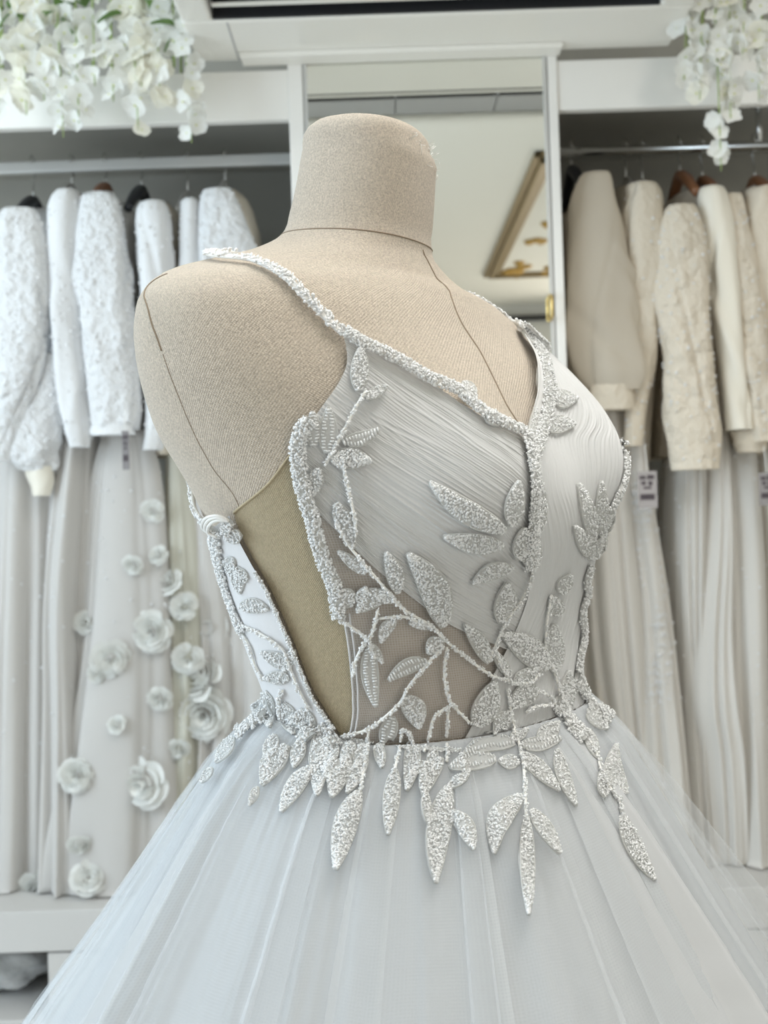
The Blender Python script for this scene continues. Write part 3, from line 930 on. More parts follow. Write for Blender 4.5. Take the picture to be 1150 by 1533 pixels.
LEAVES = [
    (528, 1108, 512, 1148, 18), (545, 1112, 532, 1152, 16), (566, 1112, 572, 1150, 16), (650, 1120, 644, 1156, 16), (690, 1128, 700, 1162, 16), (502, 1112, 488, 1150, 20), (452, 1108, 440, 1150, 20), (412, 1100, 398, 1140, 20),  # base x, y, tip x, y, width, bend, density, style
    (537, 586, 540, 518, 25), (547, 597, 580, 578, 15), (490, 678, 492, 610, 26, 0, 1, 1), (470, 668, 468, 616, 22, 0, 1, 1),
    (512, 662, 568, 643, 20, 0.08, 1, 1), (496, 689, 556, 690, 30, -.05, 1.5), (503, 752, 531, 818, 24), (548, 858, 506, 824, 15),
    (597, 888, 578, 826, 24, .05), (665, 938, 611, 828, 42, .10), (530, 904, 504, 884, 28), (578, 888, 534, 915, 28, .1),
    (648, 938, 612, 932, 12), (592, 926, 570, 962, 17, .1), (660, 955, 640, 978, 24), (640, 988, 581, 1018, 21, .08, 1, 1),
    (606, 1042, 628, 1090, 32, -.1), (588, 1072, 574, 1122, 24, 0, 1, 1), (553, 966, 563, 1058, 24, .04, 1, 1), (556, 964, 573, 992, 11),
    (712, 1088, 740, 1020, 36, .05), (732, 992, 695, 934, 22, .05), (764, 1014, 737, 972, 14), (749, 932, 760, 872, 30, .05),
    (753, 816, 664, 803, 27, -.04), (768, 848, 707, 873, 22, .08), (756, 795, 643, 722, 32, -.05), (765, 788, 776, 720, 26),
    (805, 800, 810, 722, 20), (794, 850, 796, 796, 30), (776, 838, 786, 790, 22), (822, 528, 782, 484, 24, .06), (820, 600, 812, 530, 24),
    (826, 592, 864, 597, 25, .1), (816, 640, 860, 635, 25, -.05), (804, 680, 801, 612, 22), (888, 812, 866, 724, 20, .04),
    (902, 806, 900, 720, 19), (905, 800, 918, 758, 16), (884, 836, 860, 787, 21, .05), (886, 838, 908, 800, 18),
    (820, 1002, 752, 948, 38, .06, 1.3), (770, 1022, 802, 1000, 26, .1, 1.3), (830, 1006, 829, 934, 28, 0), (838, 888, 854, 860, 20),
    (836, 922, 828, 892, 22), (804, 1030, 766, 1060, 30, .08), (763, 1064, 741, 1102, 23, .05), (770, 1112, 694, 1128, 28, .12, 1, 1),
    (742, 1136, 672, 1150, 28, .06, 1, 1), (778, 1116, 840, 1106, 20, .05, 1, 1), (806, 1112, 836, 1082, 26), (848, 1062, 851, 1004, 22),
    (878, 1092, 894, 1136, 17), (906, 1194, 898, 1156, 16), (936, 1190, 922, 1114, 27, -.15, 1.2), (929, 1220, 979, 1318, 25, .03, 1.2),
    (832, 1122, 862, 1207, 19, .03), (778, 1128, 837, 1184, 23, -.03), (776, 1142, 746, 1140, 20), (782, 1190, 740, 1278, 33, .16),
    (788, 1222, 791, 1370, 21, 0), (794, 1212, 837, 1278, 21, -.03), (671, 1176, 652, 1322, 34, .04), (674, 1214, 709, 1272, 25, -.1),
    (660, 1135, 633, 1192, 25, .08), (636, 1186, 640, 1234, 13), (591, 1152, 580, 1250, 23, 0, .8), (617, 1104, 609, 1184, 23, -.05),
    (537, 1184, 503, 1302, 33, .04, 1.2), (522, 1134, 496, 1194, 30, .05), (548, 1130, 520, 1188, 20), (466, 1148, 421, 1216, 25, .05, 1.2),
    (480, 1092, 475, 1192, 27), (492, 1098, 492, 1172, 20), (430, 1116, 392, 1176, 32, .06), (386, 1178, 373, 1206, 12),
    (350, 1104, 324, 1142, 18), (318, 1150, 302, 1172, 11), (408, 1068, 372, 1052, 24), (355, 848, 360, 888, 19),
    (360, 906, 403, 912, 21, -.06), (438, 998, 392, 976, 21), (434, 1014, 396, 1014, 19), (424, 1052, 440, 1100, 26), (448, 1062, 470, 1100, 26),
    (396, 1034, 404, 1090, 24), (372, 868, 340, 850, 20), (440, 972, 424, 1008, 16), (864, 1018, 836, 1052, 22), (880, 1060, 908, 1092, 24),
    (476, 700, 470, 742, 20), (560, 886, 592, 900, 18), (690, 574, 712, 596, 22), (728, 616, 748, 636, 20), (540, 905, 548, 878, 20),
    (764, 1108, 790, 1092, 16), (640, 1142, 612, 1160, 14), (700, 1160, 668, 1180, 14), (362, 800, 338, 806, 20), (338, 836, 352, 850, 18),
]
for L in LEAVES:
    leaf(*L)

# loose button loops at the top of the back edge
mb = MB()
for dx, dy in ((0, 0), (4, 3), (8, 7)):
    q = smooth([(345 + dx * .3, 775 + dy * .3), (334 + dx * .4, 767 + dy), (320 + dx, 770 + dy), (314 + dx, 784 + dy), (322 + dx, 797 + dy * .6)], 24)
    P, Nn = hulls(q)
    mb.tube(P + Nn * (0.003 + 0.004 * np.sin(np.linspace(0, math.pi, 24)))[:, None], 0.0011, 6)
o = mb.build('button_loop', M['strap_satin'], smooth_shade=True); under(dress, o)

# ================================================================ WARDROBE, MIRROR, AIR CONDITIONER
def zr(z): return CAMZ + z
ZH0, ZH1, ZIN, ZS0, ZS1 = 0.722, 0.813, 0.800, -0.782, -0.707
def wardrobe(label, x0, x1, pillar):
    t = thing('open_wardrobe', label, 'wardrobe', ((x0 + x1) / 2, FD + 0.25, 0))
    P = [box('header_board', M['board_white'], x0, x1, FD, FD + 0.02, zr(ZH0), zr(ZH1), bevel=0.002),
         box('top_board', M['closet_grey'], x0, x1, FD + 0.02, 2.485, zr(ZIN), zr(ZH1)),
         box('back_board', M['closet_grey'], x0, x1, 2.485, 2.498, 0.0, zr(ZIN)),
         box('shelf_board', M['board_shaded'], x0, x1, FD, 2.485, zr(ZS0), zr(ZS1), bevel=0.002),
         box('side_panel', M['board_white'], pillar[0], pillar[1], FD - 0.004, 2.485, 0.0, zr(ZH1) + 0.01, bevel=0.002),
         box('base_board', M['board_shaded'], x0, x1, FD, 2.485, 0.0, zr(-0.905), bevel=0.002)]
    under(t, *P)
    return t
wl = wardrobe('white open wardrobe bay left of the mirror under the larger blossom garland', -2.15, -0.149, (-0.149, -0.122))
wr = wardrobe('white open wardrobe bay right of the mirror holding ivory gowns', 0.342, 2.35, (0.324, 0.342))
a, b = at(70, 1430, FD), at(172, 1533, FD)
dv = box('drawer_front', M['board_shaded'], a[0], a[0] + 0.32, FD + 0.004, FD + 0.02, zr(-0.905), zr(ZS0) - 0.004, bevel=0.002); under(wl, dv)
dv = box('drawer_front', M['board_shaded'], 0.62, 1.10, FD + 0.004, FD + 0.02, zr(-0.905), zr(ZS0) - 0.004, bevel=0.002); under(wr, dv)
mb = MB(); mb.box(-2.15, -0.149, 2.143, 2.157, zr(0.704), zr(0.727))
o = mb.build('rail', M['rail_grey'], bevel=0.003); under(wl, o)
mb = MB(); mb.tube([(0.342, 2.15, zr(0.712)), (2.35, 2.15, zr(0.712))], 0.0095, 14)
o = mb.build('rail', M['chrome'], smooth_shade=True); under(wr, o)
p = at(1137, 200, 2.15)
mb = MB(); mb.tube([(p[0], 2.15, zr(ZIN)), (p[0], 2.15, zr(0.712))], 0.006, 10)
mb.tube([(p[0], 2.15, zr(ZIN) - 0.001), (p[0], 2.15, zr(ZIN) - 0.008)], 0.02, 16)
o = mb.build('rail_bracket', M['chrome'], smooth_shade=True); under(wr, o)

mp = thing('mirror_panel', 'tall narrow mirror door between the two wardrobe bays', 'mirror', (0.1, FD, 0))
o1 = box('mirror_glass', M['mirror'], -0.116, 0.318, FD + 0.000, FD + 0.006, 0.02, zr(0.832))
o2 = box('backing_board', M['board_white'], -0.121, 0.323, FD + 0.0065, FD + 0.03, 0.0, zr(0.835))
mb = MB()
for x in (-0.1205, 0.316):
    mb.box(x, x + 0.006, FD - 0.005, FD + 0.006, 0.0, zr(0.832))
o3 = mb.build('edge_strip', M['rail_grey'])
q = at(831, 458, FD - 0.02)
mb = MB(); mb.tube([(q[0] - 0.006, FD - 0.006, q[2] + 0.022), (q[0] - 0.006, FD - 0.024, q[2] + 0.018), (q[0] - 0.006, FD - 0.024, q[2] - 0.018), (q[0] - 0.006, FD - 0.006, q[2] - 0.022)], 0.0032, 10)
o4 = mb.build('handle', M['gold'], smooth_shade=True)
under(mp, o1, o2, o3, o4)

ac = thing('air_conditioner', 'white wall air conditioner above the mirror with a dark air outlet', 'air conditioner', (0.12, FD, zr(0.828)))
AX0, AX1, AZ = -0.312, 0.547, zr(0.828)
prof = [(1.945, AZ), (1.80, AZ), (1.795, AZ - 0.001), (1.785, AZ + 0.004), (1.785, AZ + 0.09), (1.62, AZ + 0.09), (1.62, AZ + 0.010), (1.60, AZ + 0.012), (1.585, AZ + 0.03), (1.575, AZ + 0.10), (1.58, AZ + 0.27), (1.62, AZ + 0.30), (1.945, AZ + 0.30)]
mb = MB()
sx0, sx1 = -0.259, 0.488
mb.box(AX0, AX1, 1.785, 1.945, AZ, AZ + 0.29)           # rear body
mb.box(AX0, AX1, 1.58, 1.785, AZ + 0.10, AZ + 0.29)      # upper front
mb.box(AX0, sx0, 1.58, 1.785, AZ, AZ + 0.10)
mb.box(sx1, AX1, 1.58, 1.785, AZ, AZ + 0.10)
mb.box(sx0, sx1, 1.58, 1.61, AZ + 0.01, AZ + 0.10)
c = mb.build('casing', M['plastic_white'], bevel=0.006)
mb.V, mb.F, mb.n = [], [], 0
mb.box(sx0 + 0.001, sx1 - 0.001, 1.61, 1.7845, AZ + 0.05, AZ + 0.099)
mb.box(sx0 + 0.001, sx1 - 0.001, 1.779, 1.7845, AZ + 0.003, AZ + 0.05)
o1 = mb.build('outlet', M['black'])
mb = MB(); mb.box(sx0 + 0.004, sx1 - 0.004, 1.744, 1.756, AZ + 0.010, AZ + 0.013)
o2 = mb.build('louver_flap', M['plastic_white'], bevel=0.001)
mb = MB(); mb.box(sx0 + 0.004, sx1 - 0.004, 1.615, 1.70, AZ + 0.02, AZ + 0.024)
for x in (sx0 + 0.10, sx0 + 0.31, sx0 + 0.52):
    mb.box(x, x + 0.002, 1.62, 1.72, AZ + 0.02, AZ + 0.05)
o3 = mb.build('louver_flap', M['louver_grey'])
q0, q1 = at(362, 92, 1.93), at(840, 86, 1.93)
o4 = box('mounting_plate', M['plastic_white'], q0[0], q1[0], 1.905, 1.947, AZ - 0.009, AZ, bevel=0.002)
o5 = box('wall_bracket', M['louver_grey'], -0.05, 0.28, 1.945, 2.50, AZ + 0.06, AZ + 0.20)
mb = MB(); mb.box(AX0 + 0.075, AX0 + 0.078, 1.79, 1.944, AZ - 0.0006, AZ)
o6 = mb.build('panel_joint', M['louver_grey'])
under(ac, c, o1, o2, o3, o4, o5, o6)

# decorated ceiling panel that the mirror shows
fr = thing('ceiling_relief', 'gilt framed ceiling panel with golden flowers, seen in the mirror', 'ceiling decoration', (1.3, -1.4, CEIL))
mb = MB()
x0, x1, y0, y1 = 0.64, 1.95, -2.5, -0.3
for k, (wd, dp) in enumerate(((0.0, 0.02), (0.03, 0.035), (0.06, 0.022))):
    w = 0.03
    mb.box(x0 + wd, x0 + wd + w, y0 + wd, y1 - wd, CEIL - dp, CEIL)
    mb.box(x1 - wd - w, x1 - wd, y0 + wd, y1 - wd, CEIL - dp, CEIL)
    mb.box(x0 + wd, x1 - wd, y0 + wd, y0 + wd + w, CEIL - dp, CEIL)
    mb.box(x0 + wd, x1 - wd, y1 - wd - w, y1 - wd, CEIL - dp, CEIL)
o1 = mb.build('gilt_frame', M['frame_brown'], bevel=0.004)
o2 = box('panel', M['ceiling_white'], x0 + 0.05, x1 - 0.05, y0 + 0.05, y1 - 0.05, CEIL - 0.01, CEIL - 0.001)
under(fr, o1, o2)
for (cx, cy, n, s) in ((0.84, -1.66, 9, 0.055), (0.82, -2.36, 16, 0.085), (1.05, -2.36, 12, 0.08), (0.86, -1.35, 4, 0.02), (1.74, -2.3, 12, 0.08), (1.74, -0.5, 12, 0.08)):
    mb = MB()
    g = np.random.default_rng(int(cx * 1000))
    for k in range(n):
        c = np.array([cx + g.normal(0, s * 0.45), cy + g.normal(0, s * 0.9), CEIL - 0.012])
        r = g.uniform(0.02, 0.035)
        mb.tube([c + [0, 0, 0.004], c - [0, 0, 0.008], c - [0, 0, 0.016]], [r, r * 0.9, r * 0.4], 9)
    o = mb.build('gold_flower', M['gold_matt'], smooth_shade=True); under(fr, o)
tag(box('trim_1', M['black'], 0.85, 1.9, RY0 + 0.001, RY0 + 0.05, zr(1.29), zr(1.32)), kind='structure')

# wrapped bundle in the compartment below the shelf
bag = thing('plastic_bag', 'clear plastic bag of folded cloth below the left wardrobe shelf', 'bag', tuple(at(10, 1500, 2.05) * [1, 1, 0] + [0, 0, zr(-0.905)]))
c = at(15, 1488, 2.06)
nth, nph = 40, 22
u, v = np.meshgrid(np.linspace(0, 2 * math.pi, nth, endpoint=False), np.linspace(0.02, math.pi - 0.02, nph))
rad = 1 + 0.07 * np.sin(3 * u + 2 * v) + 0.06 * np.sin(7 * u - 5 * v) + 0.05 * np.sin(11 * v + 4 * u)
V = np.stack([c[0] - 0.04 + 0.115 * rad * np.sin(v) * np.cos(u), c[1] + 0.05 + 0.09 * rad * np.sin(v) * np.sin(u), zr(-0.905) + 0.0545 + 0.054 * rad * np.cos(v)], -1).reshape(-1, 3)
V[:, 2] = np.maximum(V[:, 2], zr(-0.9045))
M['bag_cloth'] = material('bag_cloth', (0.62, 0.61, 0.58), 0.8, bump=(40, 0.6, 0.01))
M['clear_plastic'] = material('clear_plastic', (0.85, 0.86, 0.86), 0.12, spec=0.8, coat=0.8, trans=0.6, bump=(60, 0.7, 0.006))
o1 = link('plastic_wrap', mesh_from('plastic_wrap', V, grid_faces(nph, nth, wrap=True)), M['clear_plastic'])
ctr = V.mean(0)
V2 = ctr + (V - ctr) * 0.85
o2 = link('folded_cloth', mesh_from('folded_cloth', V2, grid_faces(nph, nth, wrap=True)), M['bag_cloth'])
under(bag, o1, o2)

# ================================================================ GOWNS ON THE RAILS
GCOL = {
    'white': cloth_translucent('gown_white', (0.91, 0.915, 0.92), 0.2, bump=(60, 0.5, 0.006)),
    'lace_white': cloth_translucent('gown_lace_white', (0.93, 0.935, 0.94), 0.2, bump=(60, 1.0, 0.016)),
    'tulle_white': cloth_translucent('gown_tulle_white', (0.78, 0.755, 0.725), 0.3),
    'tulle_cream': cloth_translucent('gown_tulle_cream', (0.76, 0.74, 0.64), 0.3),
    'ivory': cloth_translucent('gown_ivory', (0.85, 0.77, 0.645), 0.2, bump=(45, 0.8, 0.012)),
    'ivory_lace': cloth_translucent('gown_ivory_lace', (0.88, 0.80, 0.675), 0.2, bump=(40, 1.0, 0.018)),
    'ivory_satin': material('gown_ivory_satin', (0.83, 0.785, 0.68), 0.42, sheen=0.2),
    'organza': cloth_translucent('gown_organza', (0.77, 0.705, 0.60), 0.35),
    'skirt_ivory': cloth_translucent('gown_skirt_ivory', (0.78, 0.745, 0.68), 0.3),
    'skirt_grey': cloth_translucent('gown_skirt_grey', (0.86, 0.835, 0.79), 0.3),
}
M['sequin'] = bead_material('sequin', (0.98, 0.98, 0.98), 0.08)

def sheath(rows, D, depth, folds=0, amp=0.0, seed=0, nseg=56, cap=True, nrow=None, wd=(0.12, 0.4), crease=0.0):
    """Closed hanging tube: rows (y, xl, xr) are its outline in pixels at distance D, depth its half depth in metres."""
    rows = np.array(rows, float)
    n = nrow or max(14, int((rows[-1, 0] - rows[0, 0]) / 14))
    q = smooth(rows, n)
    g = np.random.default_rng(seed)
    L = np.array([at(x, y, D) for y, x in q[:, :2]])
    Rr = np.array([at(x, y, D) for y, x in q[:, [0, 2]]])
    C = (L + Rr) / 2
    hw = np.maximum((Rr - L)[:, 0] / 2, 0.004)
    ang = np.linspace(0, 2 * math.pi, nseg, endpoint=False)
    t = np.linspace(0, 1, n)[:, None]
    rad = np.ones((n, nseg))
    for k in range(folds):
        a0, wd_, h, dr = g.uniform(0, 2 * math.pi), g.uniform(*wd), g.uniform(-1, 1), g.normal(0, 0.25)
        d = (ang[None] - a0 - dr * t + math.pi) % (2 * math.pi) - math.pi
        rad += amp * h * np.exp(-(d / wd_) ** 2) * (0.25 + 0.75 * t)
    for f in (2, 3, 5):
        rad += 0.025 * np.sin(f * ang[None] + 9 * t * g.uniform(0.3, 1) + g.uniform(0, 6))
    for k in range(int(14 * (crease > 0))):           # slanting creases of a hanging sleeve
        a0, t0, sl, h, cw = g.uniform(0, 2 * math.pi), g.uniform(0.03, 0.97), g.normal(0, 0.22), g.uniform(-1, 1), g.uniform(0.025, 0.09)
        da = (ang[None] - a0 + math.pi) % (2 * math.pi) - math.pi
        rad += crease * h * np.exp(-((t - t0 - sl * da) / cw) ** 2 - (da / 0.9) ** 2)
    V = np.zeros((n, nseg, 3))
    dep = depth * np.clip(hw / hw.max(), 0.35, 1)[:, None]
    V[..., 0] = C[:, None, 0] + hw[:, None] * rad * np.cos(ang)
    V[..., 1] = D + depth + dep * rad * np.sin(ang)
    V[..., 2] = C[:, None, 2]
    F = grid_faces(n, nseg, wrap=True).tolist()
    VV = V.reshape(-1, 3)
    if cap:
        top = V[0].mean(0) + [0, 0, 0.15 * hw[0]]
        VV = np.vstack([VV, top])
        F += [[(k + 1) % nseg, k, n * nseg] for k in range(nseg)]
    return VV, F, V

def sprinkle(parent, V, n, seed, r=0.0027, band=None):
    """Sequins sewn on the camera side of a sheath."""
    g = np.random.default_rng(seed)
    nr, ns = V.shape[:2]
    i = g.integers(1, nr - 2, n) if band is None else g.integers(int(band[0] * nr), max(int(band[0] * nr) + 1, int(band[1] * nr) - 1), n)
    j = (g.uniform(0.44, 1.06, n) * ns).astype(int) % ns
    u = g.random(n)[:, None]
    P = V[i, j] * (1 - u) + V[i + 1, (j + 1) % ns] * u
    c = V[i].mean(1)
    d = P - c; d[:, 2] *= 0.2
    d /= np.linalg.norm(d, axis=1)[:, None] + 1e-9
    beads(parent, P + d * 0.0012, g.normal(size=(n, 3)), r, bug=0.25, mat='sequin', name='sequins')

def rosette_mesh(name, seed, rings=4):
    """A cloth rose of cupped overlapping petals, facing -y, radius about 1."""
    g = np.random.default_rng(seed)
    mb = MB()
    for k in range(rings):
        m = 3 + k
        R = 0.22 + 0.78 * k / (rings - 1)
        for p in range(m):
            a = 2 * math.pi * (p + 0.5 * (k % 2)) / m + g.normal(0, 0.15)
            s, t = np.meshgrid(np.linspace(-1, 1, 7), np.linspace(0, 1, 5))
            half = 1.25 * math.pi / m * np.sin(0.5 + 1.5 * t)
            aa_ = a + s * half
            edge = 1 - 0.16 * s ** 4 + g.normal(0, 0.03)
            rr_ = (0.04 + 0.4 * R * (k > 0)) + (R - 0.4 * R * (k > 0)) * t ** 0.8 * edge
            lean = g.uniform(-0.08, 0.10)
            h = (0.62 - 0.40 * k / (rings - 1)) * t * (1 - 0.45 * t * k / (rings - 1)) + 0.10 + 0.10 * (1 - s ** 2) * t * (-1 if k == rings - 1 else 1) + lean * t + 0.05 * np.sin(3 * s + p + seed) * t
            mb.add(np.stack([rr_ * np.cos(aa_), -h, rr_ * np.sin(aa_)], -1).reshape(-1, 3), grid_faces(5, 7).tolist())
    return mesh_from(name, np.vstack(mb.V), mb.F)
M['flower_cloth'] = cloth_translucent('flower_cloth', (0.90, 0.90, 0.87), 0.3)
ROS = [rosette_mesh('fabric_flower', s, 4 + s % 2) for s in (1, 2, 3)]
for r_ in ROS: r_.materials.append(M['flower_cloth'])

def put_flower(root, V, px, py, rpx, seed):
    D = 2.0
    # front surface of the sheath below that pixel
    d = ray_dir(px, py)
    P = V.reshape(-1, 3)
    qx, qy = project(P)
    k = np.argmin((qx - px) ** 2 + (qy - py) ** 2 + 1e5 * np.maximum(0, P[:, 1] - np.median(P[:, 1])))
    D = P[k, 1] - 0.004
    o = link('fabric_flower', ROS[seed % 3])
    g = np.random.default_rng(seed)
    s = rpx / FPX * D * 1.12
    p = at(px, py, D)
    o.matrix_world = Matrix.Translation(p) @ Matrix.Rotation(g.normal(0, 0.3), 4, 'Z') @ Matrix.Rotation(g.normal(0, 0.25), 4, 'X') @ Matrix.Rotation(g.uniform(0, 6.2), 4, 'Y') @ Matrix.Scale(s, 4)
    mw = o.matrix_world.copy()
    o.parent = root
    o.matrix_parent_inverse = Matrix.Translation(-Vector(root.location))
    o.matrix_basis = mw

HANG = {}
for k, c in (('brown wooden', (0.23, 0.10, 0.045)), ('black', (0.012, 0.014, 0.02)), ('grey', (0.35, 0.34, 0.32))):
    HANG[k] = material('hanger_' + k.split()[0], c, 0.4)
def hanger(px, ytop, kind, label, group):
    """Coat hanger hooked over the rail, its arms running front to back."""
    side_l = px < 575
    zt = zr(0.727 if side_l else 0.7225)
    p = at(px, ytop, 2.15)
    x = p[0]
    t = thing('coat_hanger', label, 'hanger', (x, 2.15, p[2]), group)
    mb = MB()
    yy = np.linspace(-0.115, 0.115, 25)
    arc_ = p[2] - 0.012 - 0.105 * (np.abs(yy) / 0.16) ** 1.3
    mb.tube(np.stack([np.full(25, x) + 0.02 * yy, 2.15 + yy, arc_], 1), (0.0015 if kind == 'grey' else 0.004) + (0.002 if kind == 'grey' else 0.0075) * np.clip(1.3 - np.abs(yy) / 0.16, 0.3, 1), 10)
    o1 = mb.build('arms', HANG[kind], smooth_shade=True)
    mb = MB()
    a = np.linspace(-0.35, math.pi, 14)
    r = 0.0135
    hook = np.stack([np.full(14, x), 2.15 - r * np.cos(a), zt + 0.002 - 0.004 + r * np.sin(a) * 1.05], 1)
    pts = np.vstack([hook, [[x, 2.15 + r * 0.7, zt - 0.03], [x, 2.15, p[2] + 0.012], [x, 2.15, p[2] - 0.01]]])
    mb.tube(smooth(pts, 40), 0.0019, 7)
    o2 = mb.build('hook', M['chrome'], smooth_shade=True)
    under(t, o1, o2)

def gown(label, base_px, group, bodice=None, sleeves=(), cuffs=(), skirts=(), flowers=(), seq=0, seed=0, tagpx=None, lace=False):
    b = at(base_px, 1350, 2.15)
    t = thing('hanging_gown', label, 'gown', (b[0], 2.15, zr(ZS1)), group)
    if bodice:
        rows, mat = bodice
        V, F, G = sheath(rows, 2.085, 0.13, 5, 0.12, seed, crease=0.08)
        o = link('bodice', mesh_from('bodice', V, F), GCOL[mat]); under(t, o)
    for k, (rows, mat, D) in enumerate(sleeves):
        (y0_, a0_, b0_), (y1_, a1_, b1_) = rows[0], rows[1]     # the shoulder starts broad, one side higher
        rows = [(y0_, a0_ * 0.55 + a1_ * 0.45 + (seed % 3) - 1, b0_ * 0.5 + b1_ * 0.5)] + list(rows[1:])
        V, F, G = sheath(rows, D, 0.032, 7, 0.20, seed + 10 + k, nseg=80, crease=0.22, nrow=40)
        o = link('sleeve', mesh_from('sleeve', V, F), GCOL[mat]); under(t, o)
        if seq:
            sprinkle(o, G, seq, seed + 30 + k)
    for k, (rows, mat, D) in enumerate(cuffs):
        V, F, G = sheath(rows, D, 0.022, 2, 0.05, seed + 20 + k, cap=False, nrow=8)
        o = link('cuff', mesh_from('cuff', V, F), GCOL[mat]); under(t, o)
    for k, (rows, mat, D) in enumerate(skirts):
        rows = [(y, a - 7, b + 7) if n_ else (y, a - 2, b + 2) for n_, (y, a, b) in enumerate(rows)]
        V, F, G = sheath(rows, D, 0.10, 22, 0.26, seed + 40 + k, nseg=150, wd=(0.06, 0.22))
        z0 = zr(ZS1) + 0.004
        V[:, 2] = np.maximum(V[:, 2], z0); G[..., 2] = np.maximum(G[..., 2], z0)
        o = link('skirt', mesh_from('skirt', V, F), GCOL[mat]); under(t, o)
        if seq and k == 0:
            sprinkle(o, G, int(seq * 0.35), seed + 60, band=(0.0, 0.75))
        if k == 0 and lace:
            g = np.random.default_rng(seed + 5)
            nr, ns = G.shape[:2]
            pts, nn_ = [], 0
            for c_ in range(26):
                i_ = int(nr * g.uniform(0.12, 0.66)); j_ = int(ns * g.uniform(0.62, 0.90))
                for q_ in range(22):
                    i2, j2 = np.clip(i_ + int(g.normal(0, 1.6)), 0, nr - 1), int(np.clip(j_ + g.normal(0, 2.5), 0, ns - 1))
                    pts.append(G[i2, j2] + [g.normal(0, 0.001), -0.0016, g.normal(0, 0.003)])
            beads(o, np.array(pts), g.normal(size=(len(pts), 3)), 0.0022, bug=0.4, mat='sequin', name='lace_sequins')
        if k == 0:
            for q, f in enumerate(flowers):
                put_flower(t, G, f[0], f[1], f[2], seed * 31 + q)
    if tagpx:
        x0_, x1_, y0_, y1_, D = tagpx
        p0, p1 = at(x0_, y0_, D), at(x1_, y1_, D)
        o = box('swing_tag', M['tag_plastic'], p0[0], p1[0], D, D + 0.0015, p1[2], p0[2]); under(t, o)
        mb = MB()
        w_, h_ = p1[0] - p0[0], p0[2] - p1[2]
        g = np.random.default_rng(seed)
        for (fx, fy, fw_, fh) in ((.12, .12, .3, .10), (.5, .10, .36, .12), (.2, .27, .22, .10), (.56, .27, .2, .12), (.3, .42, .4, .06), (.12, .62, .74, .16)):
            mb.box(p0[0] + fx * w_, p0[0] + (fx + fw_) * w_, D - 0.0006, D, p0[2] - (fy + fh) * h_, p0[2] - fy * h_)
        o2 = mb.build('tag_print', M['tag_print'], o)
        o2.matrix_parent_inverse = Matrix.Identity(4)
        mb = MB(); mb.tube([((p0[0] + p1[0]) / 2, D, p0[2]), ((p0[0] + p1[0]) / 2, D + 0.01, p0[2] + 0.05)], 0.0008, 5)
        o3 = mb.build('tag_string', M['cord']); under(t, o3)
    return t
M['tag_plastic'] = material('tag_plastic', (0.26, 0.245, 0.25), 0.3, coat=0.4)
M['tag_print'] = material('tag_print', (0.07, 0.055, 0.065), 0.6)

GL, GR = 'white gowns on the left rail', 'ivory gowns on the right rail'
gown('white gown with embroidered sleeve and puffed cuff, nearest the left end of the rail', 20, GL,
     ([(292, 30, 46), (302, 14, 62), (340, 5, 68), (480, 0, 74), (660, 0, 78)], 'white'),
     [([(306, 0, 36), (318, -12, 50), (360, -18, 60), (450, -18, 66), (520, -20, 62), (580, -24, 46), (640, -30, 22), (690, -34, 6)], 'lace_white', 1.985),
      ([(526, 62, 82), (560, 48, 86), (600, 30, 84), (650, 8, 80), (685, 2, 77), (704, 26, 76)], 'lace_white', 2.01)],
     [([(698, 30, 75), (722, 38, 75), (742, 44, 70)], 'ivory_satin', 2.02)],
     [([(640, -20, 58), (700, -25, 60), (850, -30, 60), (1000, -36, 58), (1200, -42, 56), (1362, -50, 58)], 'tulle_white', 2.04)], seq=150, seed=1)
gown('slim white gown with beaded sleeve seam between embroidered and wide sleeved gowns', 95, GL,
     ([(268, 98, 110), (280, 84, 118), (320, 74, 122), (480, 70, 125), (660, 74, 128)], 'white'),
     [([(278, 84, 104), (292, 68, 111), (325, 62, 114), (400, 64, 112), (500, 70, 114), (590, 78, 124), (640, 88, 128), (668, 98, 127)], 'white', 2.0)],
     (), [([(640, 72, 130), (760, 62, 125), (900, 52, 118), (1100, 55, 118), (1362, 52, 124)], 'tulle_white', 2.03)],
     flowers=((75, 1090, 15), (62, 1320, 30)), seq=130, seed=2)
gown('wide sleeved white gown on brown hanger, skirt scattered with fabric flowers', 155, GL,
     ([(280, 150, 168), (300, 138, 184), (345, 132, 190), (480, 128, 196), (660, 130, 200)], 'white'),
     [([(282, 124, 158), (293, 112, 170), (320, 106, 178), (400, 107, 187), (480, 112, 194), (560, 122, 199), (610, 128, 202), (642, 131, 198)], 'lace_white', 1.99)],
     [([(636, 132, 196), (650, 132, 198)], 'white', 1.995)],
     [([(640, 136, 200), (700, 126, 214), (800, 112, 228), (950, 100, 243), (1100, 86, 253), (1250, 66, 260), (1362, 50, 264)], 'tulle_white', 2.0)],
     flowers=((128, 932, 17), (165, 985, 27), (228, 945, 29), (200, 845, 15), (229, 765, 17), (238, 832, 14), (115, 1160, 24), (220, 1170, 35), (176, 1085, 14), (119, 1262, 17), (132, 1314, 24), (146, 1008, 14), (240, 1045, 18)),
     seq=170, seed=3, tagpx=(182, 194, 645, 703, 1.975))
